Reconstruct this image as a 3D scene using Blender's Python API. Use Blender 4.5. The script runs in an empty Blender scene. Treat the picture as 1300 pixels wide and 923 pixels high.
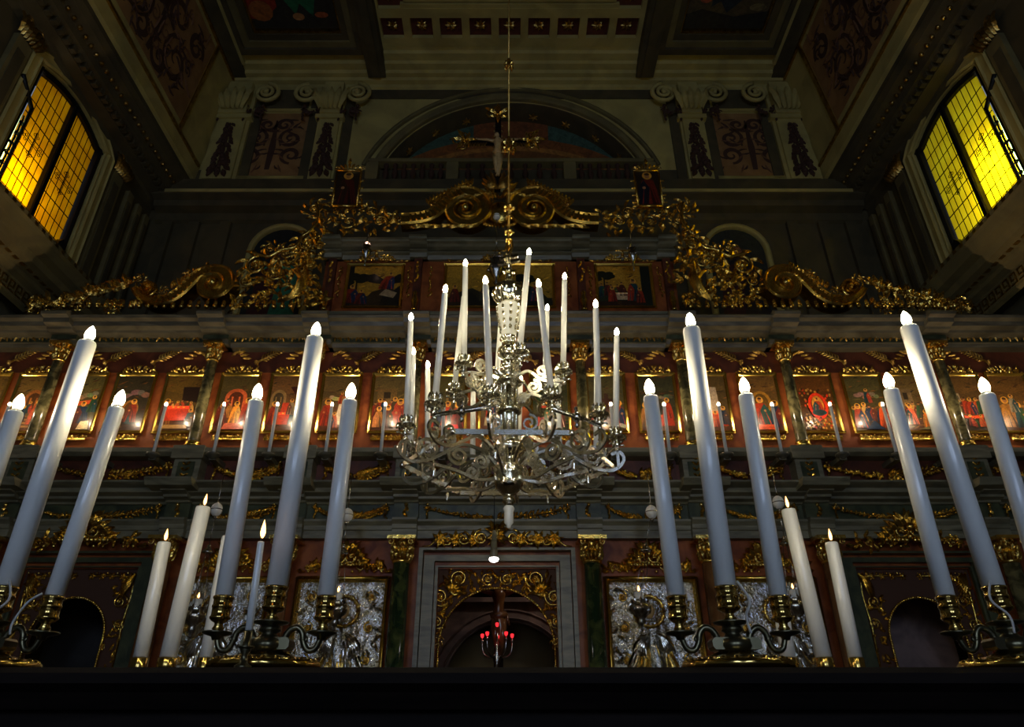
import bpy, math, random
from mathutils import Vector, Matrix
PI = math.pi
S = bpy.context.scene
COL = S.collection
# ------------------------------------------------------------------ camera model
H = 1.2; F = 895.0; CPX = 646.0; CPY = 416.0; PIT = math.radians(30)
cp, sp = math.cos(PIT), math.sin(PIT)
def at(px, py, Y):
    u = (px - CPX) / F; v = (CPY - py) / F
    d = cp - v * sp
    return Vector((u / d * Y, Y, H + (sp + v * cp) / d * Y))
def Zp(py, Y): return at(CPX, py, Y).z
def Xp(px, py, Y): return at(px, py, Y).x

cam = bpy.data.cameras.new('camera'); co = bpy.data.objects.new('camera', cam); COL.objects.link(co)
co.location = (0, 0, H); co.rotation_euler = (PI / 2 + PIT, 0, 0)
cam.sensor_width = 36; cam.lens = F / 1300 * 36
cam.shift_x = (650 - CPX) / 1300; cam.shift_y = (CPY - 461.5) / 1300
cam.clip_end = 200
S.camera = co

# ------------------------------------------------------------------ materials
MATS = {}
def lin(c):
    return tuple(((x / 12.92) if x <= 0.04045 else ((x + 0.055) / 1.055) ** 2.4) for x in c)
def mat(name, base, rough=0.5, metal=0.0, var=None, scale=4.0, bump=0.0, bscale=40.0, detail=6, coat=0.0, spec=0.5, ramp=(0.35, 0.65), stretch=None):
    m = bpy.data.materials.new(name); m.use_nodes = True
    nt = m.node_tree; b = nt.nodes['Principled BSDF']
    b.inputs['Base Color'].default_value = (*base, 1); b.inputs['Roughness'].default_value = rough
    b.inputs['Metallic'].default_value = metal; b.inputs['Coat Weight'].default_value = coat
    b.inputs['Specular IOR Level'].default_value = spec
    tc = nt.nodes.new('ShaderNodeTexCoord'); src = tc.outputs['Object']
    if stretch:
        mp = nt.nodes.new('ShaderNodeMapping'); mp.inputs['Scale'].default_value = stretch
        nt.links.new(src, mp.inputs[0]); src = mp.outputs[0]
    if var:
        n = nt.nodes.new('ShaderNodeTexNoise'); n.inputs['Scale'].default_value = scale; n.inputs['Detail'].default_value = detail
        n.inputs['Distortion'].default_value = 0.8
        r = nt.nodes.new('ShaderNodeValToRGB'); e = r.color_ramp.elements
        e[0].position = ramp[0]; e[0].color = (*base, 1); e[1].position = ramp[1]; e[1].color = (*var, 1)
        nt.links.new(src, n.inputs['Vector']); nt.links.new(n.outputs['Fac'], r.inputs[0]); nt.links.new(r.outputs[0], b.inputs['Base Color'])
    if bump:
        n2 = nt.nodes.new('ShaderNodeTexNoise'); n2.inputs['Scale'].default_value = bscale; n2.inputs['Detail'].default_value = 4
        bp = nt.nodes.new('ShaderNodeBump'); bp.inputs['Strength'].default_value = bump; bp.inputs['Distance'].default_value = 0.02
        nt.links.new(src, n2.inputs['Vector']); nt.links.new(n2.outputs['Fac'], bp.inputs['Height']); nt.links.new(bp.outputs[0], b.inputs['Normal'])
    MATS[name] = m
    return m
def emit(name, col, strength):
    m = bpy.data.materials.new(name); m.use_nodes = True; nt = m.node_tree
    nt.nodes.remove(nt.nodes['Principled BSDF'])
    e = nt.nodes.new('ShaderNodeEmission'); e.inputs[0].default_value = (*col, 1); e.inputs[1].default_value = strength
    nt.links.new(e.outputs[0], nt.nodes['Material Output'].inputs[0]); MATS[name] = m
    return m
def colmat(name, rough, coat=0.0, nscale=30):
    m = bpy.data.materials.new(name); m.use_nodes = True; nt = m.node_tree; b = nt.nodes['Principled BSDF']
    a = nt.nodes.new('ShaderNodeVertexColor'); a.layer_name = 'Col'
    n = nt.nodes.new('ShaderNodeTexNoise'); n.inputs['Scale'].default_value = nscale; n.inputs['Detail'].default_value = 6; n.inputs['Distortion'].default_value = 1.5
    tc = nt.nodes.new('ShaderNodeTexCoord'); nt.links.new(tc.outputs['Object'], n.inputs['Vector'])
    r = nt.nodes.new('ShaderNodeValToRGB'); r.color_ramp.elements[0].position = 0.3; r.color_ramp.elements[0].color = (.68, .64, .56, 1)
    r.color_ramp.elements[1].position = 0.65; r.color_ramp.elements[1].color = (1.5, 1.42, 1.28, 1)
    mx = nt.nodes.new('ShaderNodeMix'); mx.data_type = 'RGBA'; mx.blend_type = 'MULTIPLY'; mx.inputs[0].default_value = 1
    nt.links.new(n.outputs['Fac'], r.inputs[0]); nt.links.new(a.outputs[0], mx.inputs[6]); nt.links.new(r.outputs[0], mx.inputs[7])
    nt.links.new(mx.outputs[2], b.inputs['Base Color']); b.inputs['Roughness'].default_value = rough; b.inputs['Coat Weight'].default_value = coat
    b.inputs['Coat Roughness'].default_value = 0.15
    MATS[name] = m
    return m
gold = mat('carved_gilding', (.92, .64, .17), .2, 1.0, var=(.66, .40, .07), scale=9, bump=.3, bscale=45)
oldgold = mat('aged_gilding', (.60, .40, .11), .28, 1.0, var=(.34, .20, .045), scale=9, bump=.25, bscale=50)
frameg = mat('gilded_frame', (.90, .62, .14), .24, 1.0, var=(.72, .46, .08), scale=6)
brass = mat('polished_brass', (.62, .44, .13), .16, 1.0, var=(.45, .30, .08), scale=12)
bronze = mat('dark_bronze', (.10, .09, .05), .28, .9)
silver = mat('silver_gilt', (.97, .92, .74), .13, 1.0, var=(.82, .75, .52), scale=14, bump=.08, bscale=90)
silverd = mat('tarnished_silver', (.60, .57, .50), .2, 1.0, var=(.3, .27, .22), scale=16, bump=.2, bscale=60)
repousse = mat('chased_silver_sheet', (.66, .65, .63), .2, 1.0, var=(.40, .33, .18), scale=5, bump=.9, bscale=30)
reliefm = mat('raised_silver_relief', (.86, .85, .82), .16, 1.0, var=(.62, .56, .42), scale=9)
stone = mat('greygreen_marble', (.115, .105, .062), .40, var=(.235, .215, .13), scale=2.2, detail=10, stretch=(1, 1, 5), bump=.05)
stoned = mat('dark_green_marble', (.026, .034, .018), .3, var=(.075, .085, .04), scale=5, detail=10)
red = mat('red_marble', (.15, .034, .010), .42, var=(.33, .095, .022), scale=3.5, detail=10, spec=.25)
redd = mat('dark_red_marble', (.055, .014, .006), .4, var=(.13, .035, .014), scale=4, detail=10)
gcol = mat('veined_green_column_marble', (.012, .03, .012), .16, var=(.10, .12, .035), scale=6, detail=10, ramp=(.45, .75), coat=.4)
bcol = mat('brown_column_marble', (.09, .035, .012), .2, var=(.22, .10, .035), scale=3, detail=8, stretch=(2, 2, .6), coat=.3)
olcol = mat('olive_column_marble', (.055, .05, .02), .22, var=(.19, .165, .07), scale=9, detail=10, ramp=(.4, .65), coat=.3)
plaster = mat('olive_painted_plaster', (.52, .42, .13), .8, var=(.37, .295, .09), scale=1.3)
strapm = mat('silver_gilt_strapwork', (.98, .95, .83), .21, 1.0, var=(.86, .81, .64), scale=14)
plasterm = mat('umber_plaster', (.21, .165, .055), .8, var=(.14, .11, .04), scale=1.6)
stonem = mat('dark_olive_marble', (.055, .050, .032), .4, var=(.135, .122, .078), scale=2.6, detail=11, stretch=(1, 1, 5), bump=.05)
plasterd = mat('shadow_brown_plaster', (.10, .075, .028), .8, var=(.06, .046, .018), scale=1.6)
ochre = mat('ochre_painted_panel', (.36, .19, .06), .8, var=(.24, .12, .035), scale=2)
redpl = mat('oxblood_coffer_paint', (.13, .028, .012), .7, var=(.08, .018, .008), scale=5)
brownp = mat('umber_ornament_paint', (.065, .026, .012), .8)
greyst = mat('cool_grey_wall', (.15, .135, .075), .75, var=(.10, .09, .05), scale=1.2)
floorm = mat('stone_floor', (.12, .10, .08), .35, var=(.06, .05, .045), scale=1.5)
wood = mat('black_walnut', (.007, .005, .004), .7, var=(.012, .008, .006), scale=3, stretch=(1, 8, 8), spec=.08)
iron = mat('blackened_iron', (.012, .011, .01), .5, .6)
wax = mat('white_candle_wax', (.80, .80, .74), .28, var=(.70, .70, .66), scale=3, coat=.35)
wax.node_tree.nodes['Principled BSDF'].inputs['Subsurface Weight'].default_value = 0.0
collar = mat('bulb_socket', (.30, .29, .24), .4)
cable = mat('grey_cable', (.42, .42, .40), .4)
egg = mat('white_ostrich_egg', (.86, .83, .74), .4, var=(.76, .72, .62), scale=8)
whitet = mat('milk_glass', (.75, .75, .68), .2)
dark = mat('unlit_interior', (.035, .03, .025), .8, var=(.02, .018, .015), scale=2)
mauve = mat('sanctuary_stone', (.26, .17, .14), .7, var=(.08, .055, .05), scale=2)
paint = colmat('oil_painted_panel', .35, .25, 26)
fresco = colmat('fresco_paint', .85, 0, 5)
flesh = mat('carved_figure_paint', (.62, .42, .17), .4, var=(.48, .30, .11), scale=12)
blackwick = mat('burnt_wick', (.01, .01, .01), .9)
bulbm = emit('lit_bulb', (1.0, .85, .56), 215)
bulbs = emit('lit_small_bulb', (1.0, .76, .50), 430)
bulbc = emit('lit_chandelier_bulb', (1.0, .86, .54), 210)
flame = emit('candle_flame', (1.0, .48, .14), 7)
redlamp = emit('red_glass_lamp', (1.0, .03, .04), 1.3)
pend = emit('lamp_glass_white', (1.0, .93, .9), 14)

# ------------------------------------------------------------------ mesh builder
XF = (Vector((0, 0, 0)), Vector((1, 0, 0)), Vector((0, 0, 1)), Vector((0, -1, 0)))
def FR(Y, x0=0.0, z0=0.0): return (Vector((x0, Y, z0)), Vector((1, 0, 0)), Vector((0, 0, 1)), Vector((0, -1, 0)))
class MB:
    def __init__(s, fr=XF):
        s.v = []; s.f = []; s.m = []; s.s = []; s.c = []; s.fr = fr; s.clip = None
    def P(s, x, z, o=0.0):
        O, ex, ez, n = s.fr
        return O + ex * x + ez * z + n * o
    def add(s, vs, fs, m=0, sm=True, c=None):
        b = len(s.v); s.v.extend(vs)
        for f in fs:
            s.f.append([i + b for i in f]); s.m.append(m); s.s.append(sm); s.c.append(c)
    def box(s, x0, x1, y0, y1, z0, z1, m=0, ch=0.0):
        if ch <= 0:
            v = [Vector((x, y, z)) for x in (x0, x1) for y in (y0, y1) for z in (z0, z1)]
            s.add(v, [(0, 1, 3, 2), (4, 6, 7, 5), (0, 4, 5, 1), (2, 3, 7, 6), (0, 2, 6, 4), (1, 5, 7, 3)], m, False)
        else:
            pr = [(x0 + ch, z0), (x1 - ch, z0), (x1, z0 + ch), (x1, z1 - ch), (x1 - ch, z1), (x0 + ch, z1), (x0, z1 - ch), (x0, z0 + ch)]
            s.prism([Vector((a, 0, b)) for a, b in pr], Vector((0, 1, 0)), y0, y1, m)
    def prism(s, prof, ax, a0, a1, m=0, cap=True, closed=True, sm=False):
        n = len(prof); v = [p + ax * a0 for p in prof] + [p + ax * a1 for p in prof]
        f = [(i, (i + 1) % n, n + (i + 1) % n, n + i) for i in range(n if closed else n - 1)]
        if cap and closed: f += [tuple(range(n - 1, -1, -1)), tuple(range(n, 2 * n))]
        s.add(v, f, m, sm)
    def px(s, prof, x0, x1, m=0):    # (y,z) profile swept along X
        s.prism([Vector((0, a, b)) for a, b in prof], Vector((1, 0, 0)), x0, x1, m)
    def py(s, prof, y0, y1, m=0):    # (x,z) profile swept along Y
        s.prism([Vector((a, 0, b)) for a, b in prof], Vector((0, 1, 0)), y0, y1, m)
    def pz(s, prof, z0, z1, m=0):
        s.prism([Vector((a, b, 0)) for a, b in prof], Vector((0, 0, 1)), z0, z1, m)
    def lathe(s, prof, c=(0, 0, 0), n=16, m=0, lob=0, la=0.0, sm=True, rot=None):
        c = Vector(c); v = []; k = len(prof)
        for r, z in prof:
            for i in range(n):
                a = 2 * PI * i / n
                rr = r * (1 + la * math.cos(lob * a)) if lob else r
                q = Vector((rr * math.cos(a), rr * math.sin(a), z))
                if rot: q = rot @ q
                v.append(c + q)
        f = [(j * n + i, j * n + (i + 1) % n, (j + 1) * n + (i + 1) % n, (j + 1) * n + i) for j in range(k - 1) for i in range(n)]
        f.append(tuple(range(n - 1, -1, -1))); f.append(tuple(range((k - 1) * n, k * n)))
        s.add(v, f, m, sm)
    def tube(s, pts, r, n=6, m=0, sm=True, cap=True):
        pts = [Vector(p) for p in pts]; k = len(pts)
        if not isinstance(r, (list, tuple)): r = [r] * k
        t0 = (pts[1] - pts[0]).normalized()
        up = Vector((0, 0, 1)) if abs(t0.z) < .9 else Vector((0, 1, 0))
        nn = t0.cross(up).normalized(); v = []
        for i in range(k):
            t = (pts[min(i + 1, k - 1)] - pts[max(i - 1, 0)])
            if t.length < 1e-9: t = t0
            t.normalize(); nn = (nn - t * nn.dot(t))
            if nn.length < 1e-6: nn = t.orthogonal()
            nn.normalize(); b = t.cross(nn)
            for j in range(n):
                a = 2 * PI * j / n
                v.append(pts[i] + (nn * math.cos(a) + b * math.sin(a)) * r[i])
        f = [(i * n + j, i * n + (j + 1) % n, (i + 1) * n + (j + 1) % n, (i + 1) * n + j) for i in range(k - 1) for j in range(n)]
        if cap: f += [tuple(range(n - 1, -1, -1)), tuple(range((k - 1) * n, k * n))]
        s.add(v, f, m, sm)
    def strap(s, pts, nrm, w, t, m=0):     # flat metal band lying in the plane with normal nrm
        pts = [Vector(p) for p in pts]; k = len(pts); v = []
        for i in range(k):
            d = (pts[min(i + 1, k - 1)] - pts[max(i - 1, 0)]).normalized(); q = nrm.cross(d)
            tt = t[i] if isinstance(t, list) else t
            for a, b in ((-1, -1), (1, -1), (1, 1), (-1, 1)): v.append(pts[i] + q * (a * tt / 2) + nrm * (b * w / 2))
        f = [(i * 4 + j, i * 4 + (j + 1) % 4, (i + 1) * 4 + (j + 1) % 4, (i + 1) * 4 + j) for i in range(k - 1) for j in range(4)]
        f += [(3, 2, 1, 0), ((k - 1) * 4, (k - 1) * 4 + 1, (k - 1) * 4 + 2, (k - 1) * 4 + 3)]
        s.add(v, f, m, False)
    def ball(s, c, r, n=8, k=5, sc=(1, 1, 1), m=0):
        c = Vector(c); v = [c + Vector((0, 0, -r * sc[2]))]
        for i in range(1, k):
            a = -PI / 2 + PI * i / k
            for j in range(n):
                b = 2 * PI * j / n
                v.append(c + Vector((r * sc[0] * math.cos(a) * math.cos(b), r * sc[1] * math.cos(a) * math.sin(b), r * sc[2] * math.sin(a))))
        v.append(c + Vector((0, 0, r * sc[2]))); f = []
        for j in range(n): f.append((0, 1 + (j + 1) % n, 1 + j))
        for i in range(k - 2):
            for j in range(n): f.append((1 + i * n + j, 1 + i * n + (j + 1) % n, 1 + (i + 1) * n + (j + 1) % n, 1 + (i + 1) * n + j))
        L = len(v) - 1
        for j in range(n): f.append((L, 1 + (k - 2) * n + j, 1 + (k - 2) * n + (j + 1) % n))
        s.add(v, f, m, True)
    # ---- ornament in the frame's plane (x right, z up, o towards the room)
    def leaf(s, x, z, o, a, L, W, curl=0.0, lift=.3, m=0, k=5):
        v = []; cx, cz = x, z
        for i in range(k + 1):
            t = i / k; aa = a + curl * t
            w = W * (math.sin(PI * min(1, .12 + .88 * t)) * .9 + .06) * (1 if i % 2 == 0 else .82)
            dx, dz = math.cos(aa), math.sin(aa); up = o + lift * L * math.sin(PI * (.1 + .75 * t)) 
            v += [s.P(cx - dz * w / 2, cz + dx * w / 2, up - W * .25), s.P(cx, cz, up + W * .1), s.P(cx + dz * w / 2, cz - dx * w / 2, up - W * .25)]
            cx += dx * L / k; cz += dz * L / k
        f = []
        for i in range(k):
            for j in range(2): f.append((i * 3 + j, i * 3 + j + 1, i * 3 + j + 4, i * 3 + j + 3))
        s.add(v, f, m, False)
    def bead(s, x, z, o, r, m=0, n=7, k=4): s.ball(s.P(x, z, o), r, n, k, m=m)
    def spiral(s, cx, cz, o, r, turns=1.6, a0=0.0, d=1, th=None, m=0, n=None, leafy=False):
        th = th or r * .16; n = n or int(14 * turns) + 2; pts = []; rad = []
        for i in range(n + 1):
            t = i / n; a = a0 + d * 2 * PI * turns * t; rr = r * (1 - .86 * t ** .85)
            pts.append(s.P(cx + rr * math.cos(a), cz + rr * math.sin(a), o + th * (1 + 1.2 * t))); rad.append(th * (1 - .45 * t))
        s.tube(pts, rad, 6, m); s.bead(cx, cz, o + th * 1.6, r * .2, m)
        if leafy:
            for i in range(6):
                a = a0 - d * (.3 + i * .55)
                s.leaf(cx + r * math.cos(a), cz + r * math.sin(a), o, a + d * .9, r * .7, r * .35, d * .5, .25, m)
    def rosette(s, x, z, o, r, m=0, n=8):
        for i in range(n):
            a = 2 * PI * i / n
            s.leaf(x, z, o, a, r, r * .55, .2, .25, m, 3)
        s.bead(x, z, o + r * .25, r * .28, m)
    def band(s, pts2, o0, o1, w, m=0, rail=.03):    # thick scroll band, box section, in frame plane
        k = len(pts2); v = []
        for i in range(k):
            a = pts2[max(i - 1, 0)]; b = pts2[min(i + 1, k - 1)]
            dx, dz = b[0] - a[0], b[1] - a[1]; l = math.hypot(dx, dz) or 1; nx, nz = -dz / l, dx / l
            ww = w[i] if isinstance(w, list) else w; x, z = pts2[i]
            for q, oo in ((-1, o0), (-1, o1), (-.72, o1 + rail), (-.5, o1), (.5, o1), (.72, o1 + rail), (1, o1), (1, o0)):
                v.append(s.P(x + nx * ww / 2 * q, z + nz * ww / 2 * q, oo))
        f = [(i * 8 + j, i * 8 + (j + 1) % 8, (i + 1) * 8 + (j + 1) % 8, (i + 1) * 8 + j) for i in range(k - 1) for j in range(8)]
        f += [tuple(range(7, -1, -1)), tuple(range((k - 1) * 8, k * 8))]
        s.add(v, f, m, False)
    def garland(s, x0, x1, z0, sag, o, n, sz, rng, m=0, ends=True):
        for i in range(n + 1):
            t = i / n; x = x0 + (x1 - x0) * t; z = z0 - sag * (1 - (2 * t - 1) ** 2)
            ta = math.atan2(sag * 4 * (2 * t - 1), x1 - x0)
            sgn = -1 if t < .5 else 1
            k = .75 + .5 * (1 - abs(2 * t - 1))
            for q in (-.8, .1, .9):
                s.leaf(x, z + q * sz * .25 * k, o, ta + q + (0 if sgn > 0 else PI) + rng.uniform(-.3, .3), sz * k * rng.uniform(.8, 1.2), sz * .5 * k, rng.uniform(-.4, .4), .3, m, 3)
            s.bead(x + rng.uniform(-.4, .4) * sz, z + rng.uniform(-.35, .35) * sz, o + sz * .3, sz * .2 * rng.uniform(.7, 1.2), m, 6, 4)
        if ends:
            for x in (x0, x1):
                for q in range(4):
                    s.leaf(x + rng.uniform(-.1, .1) * sz, z0 + sz * .3 - q * sz * .65, o, -PI / 2 + rng.uniform(-.4, .4), sz * (1.1 - q * .1), sz * .5, 0, .3, m, 3)
                s.bead(x, z0 + sz * .6, o + sz * .25, sz * .3, m, 6, 4)
    def crest(s, cx, z, w, h, o, rng, m=0):
        for sg in (-1, 1):
            s.spiral(cx + sg * w * .17, z + h * .3, o, h * .26, 1.4, PI / 2, sg, None, m)
            s.spiral(cx + sg * w * .34, z + h * .2, o, h * .17, 1.2, PI / 2, sg, None, m)
            for i in range(5):
                t = i / 4
                s.leaf(cx + sg * w * (.1 + .36 * t), z + h * (.32 - .26 * t), o, (PI / 2 - sg * (.4 + .8 * t)), h * (.6 - .3 * t), h * .22, -sg * .6, .3, m, 4)
            for i in range(6): s.bead(cx + sg * w * (.08 + .08 * i), z + h * .07, o + .01, h * .075, m, 6, 4)
            s.leaf(cx + sg * w * .43, z + h * .06, o, 0 if sg > 0 else PI, w * .09, h * .14, sg * .8, .3, m, 3)
        for a in (-.5, 0, .5): s.leaf(cx, z + h * .38, o + .01, PI / 2 + a, h * .55, h * .24, a * .5, .3, m, 4)
        s.bead(cx, z + h * .4, o + h * .14, h * .12, m)
    def capital(s, cx, y, z0, z1, r0, r1, m=0):
        c = Vector((cx, y, 0)); hh = z1 - z0
        s.lathe([(r0, z0), (r0 * 1.12, z0 + hh * .04), (r0 * 1.12, z0 + hh * .1), (r0 * .98, z0 + hh * .14), (r0, z0 + hh * .6), (r1 * .9, z0 + hh * .84)], c, 14, m)
        s.box(cx - r1, cx + r1, y - r1, y + r1, z0 + hh * .86, z1, m)
        of = s.fr
        for row, (zz, ll) in enumerate(((.12, .42), (.4, .4))):
            for i in range(9):
                a = PI + PI * (i + .5 * row) / 8 - (PI * .03)
                d = Vector((math.cos(a), math.sin(a), 0)); e = Vector((-math.sin(a), math.cos(a), 0))
                s.fr = (c + d * r0 * 1.03, e, Vector((0, 0, 1)), d)
                s.leaf(0, z0 + hh * zz, 0.0, PI / 2, hh * ll, r0 * .5, 0, .28, m, 4)
        s.fr = FR(y - r1 * .9)
        for sg in (-1, 1): s.spiral(cx + sg * r1 * .72, z0 + hh * .74, 0, hh * .14, 1.3, PI / 2, sg, hh * .035, m)
        s.rosette(cx, z0 + hh * .84, .01, hh * .1, m, 6)
        s.fr = of
    # ---- flat painted shapes
    def poly(s, pts, col, o):
        if s.clip:
            for ax, lim, sg in ((0, s.clip[0], 1), (0, s.clip[1], -1), (1, s.clip[2], 1), (1, s.clip[3], -1)):
                out = []
                for i in range(len(pts)):
                    a, b = pts[i - 1], pts[i]; da, db = (a[ax] - lim) * sg, (b[ax] - lim) * sg
                    if (da < 0) != (db < 0):
                        t = da / (da - db); out.append((a[0] + (b[0] - a[0]) * t, a[1] + (b[1] - a[1]) * t))
                    if db >= 0: out.append(b)
                pts = out
                if len(pts) < 3: return
        s.add([s.P(x, z, o) for x, z in pts], [tuple(range(len(pts)))], 0, False, lin(col))
    def disc(s, x, z, r, col, o, n=12, rz=None):
        rz = rz or r
        s.poly([(x + r * math.cos(2 * PI * i / n), z + rz * math.sin(2 * PI * i / n)) for i in range(n)], col, o)
    def ribbon(s, pts, w, o, m=0):
        k = len(pts); v = []
        for i in range(k):
            a = pts[max(i - 1, 0)]; b = pts[min(i + 1, k - 1)]; dx, dz = b[0] - a[0], b[1] - a[1]; l = math.hypot(dx, dz) or 1
            ww = w * (1 - .6 * abs(2 * i / (k - 1) - .7)); x, z = pts[i]
            v += [s.P(x - dz / l * ww / 2, z + dx / l * ww / 2, o), s.P(x + dz / l * ww / 2, z - dx / l * ww / 2, o)]
        s.add(v, [(2 * i, 2 * i + 1, 2 * i + 3, 2 * i + 2) for i in range(k - 1)], m, False)
def sppts(cx, cz, r, turns, a0, d, n=24, r1=.15):
    return [(cx + r * (1 - (1 - r1) * i / n) * math.cos(a0 + d * 2 * PI * turns * i / n), cz + r * (1 - (1 - r1) * i / n) * math.sin(a0 + d * 2 * PI * turns * i / n)) for i in range(n + 1)]
def smooth(pts, n=8):
    out = []; P = [pts[0]] + list(pts) + [pts[-1]]
    for i in range(1, len(P) - 2):
        for j in range(n):
            t = j / n
            out.append(tuple(.5 * (2 * b + (c - a) * t + (2 * a - 5 * b + 4 * c - d) * t * t + (3 * b - a - 3 * c + d) * t ** 3) for a, b, c, d in zip(P[i - 1], P[i], P[i + 1], P[i + 2])))
    out.append(tuple(pts[-1]))
    return out

# ------------------------------------------------------------------ object helpers
def merge(a, b, m):      # take b's faces into a, with material slot m
    k = len(a.v); a.v += b.v; a.f += [[i + k for i in f] for f in b.f]; a.m += [m] * len(b.f); a.s += b.s; a.c += b.c
def mesh(name, mb, mats):
    me = bpy.data.meshes.new(name)
    me.from_pydata([tuple(p) for p in mb.v], [], mb.f); me.update()
    for m in (mats if isinstance(mats, (list, tuple)) else [mats]): me.materials.append(m)
    me.polygons.foreach_set('material_index', mb.m); me.polygons.foreach_set('use_smooth', mb.s)
    if any(c is not None for c in mb.c):
        ca = me.color_attributes.new('Col', 'FLOAT_COLOR', 'CORNER'); buf = []
        for c, f in zip(mb.c, mb.f): buf += list((*(c or (.5, .5, .5)), 1.0)) * len(f)
        ca.data.foreach_set('color', buf)
    return me
def link(name, me, parent=None, world=False, loc=None):
    o = bpy.data.objects.new(name, me); COL.objects.link(o)
    if parent:
        o.parent = parent
        if world and parent.type == 'EMPTY': o.matrix_parent_inverse = Matrix.Translation(-Vector(parent.location))
    if loc is not None: o.location = loc
    return o
def obj(name, mb, mats, parent=None, world=False, loc=None, label=None):
    o = link(name, mesh(name, mb, mats), parent, world, loc)
    if label: o['label'] = label
    return o
def tag(o, label, cat, group=None):
    o['label'] = label; o['category'] = cat
    if group: o['group'] = group
    return o
def thing(name, label, cat, loc=(0, 0, 0), group=None):
    o = bpy.data.objects.new(name, None); COL.objects.link(o); o.location = loc; o.empty_display_size = .1
    return tag(o, label, cat, group)
def struct(name, mb, mats):
    o = obj(name, mb, mats); o['kind'] = 'structure'
    return o
# =================================================================== THE SETTING
def h(zr): return zr + H
ornl = mat('russet_ornament_paint', (.17, .075, .03), .8)
XW = 8.1
def glass(name, col, e, var):
    m = bpy.data.materials.new(name); m.use_nodes = True; nt = m.node_tree
    nt.nodes.remove(nt.nodes['Principled BSDF'])
    tc = nt.nodes.new('ShaderNodeTexCoord'); n = nt.nodes.new('ShaderNodeTexNoise'); n.inputs['Scale'].default_value = 3.5; n.inputs['Detail'].default_value = 4
    nt.links.new(tc.outputs['Object'], n.inputs['Vector'])
    r = nt.nodes.new('ShaderNodeValToRGB'); r.color_ramp.elements[0].position = .35; r.color_ramp.elements[0].color = (*var, 1)
    r.color_ramp.elements[1].position = .65; r.color_ramp.elements[1].color = (*col, 1); nt.links.new(n.outputs['Fac'], r.inputs[0])
    t = nt.nodes.new('ShaderNodeBsdfTranslucent'); em = nt.nodes.new('ShaderNodeEmission'); em.inputs[1].default_value = e
    ad = nt.nodes.new('ShaderNodeAddShader')
    nt.links.new(r.outputs[0], t.inputs[0]); nt.links.new(r.outputs[0], em.inputs[0])
    nt.links.new(t.outputs[0], ad.inputs[0]); nt.links.new(em.outputs[0], ad.inputs[1])
    nt.links.new(ad.outputs[0], nt.nodes['Material Output'].inputs[0])
    return m
glassL = glass('amber_glass', (.95, .60, .012), .05, (.84, .47, .006))
glassR = glass('lemon_glass', (.95, .83, .06), .07, (.88, .72, .04))
glassV = glass('clear_greenish_glass', (.85, 1.0, .55), .9, (.7, .95, .5))
dayl = emit('daylight_glass', (.54, .69, 1.0), 10)

def arch_pts(y0, y1, z0, zs, za, n=10):   # segmental arch outline
    out = [(y0, z0)]
    for i in range(n + 1):
        t = i / n; out.append((y0 + (y1 - y0) * t, zs + (za - zs) * (1 - (2 * t - 1) ** 2)))
    out.append((y1, z0)); return out

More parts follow.
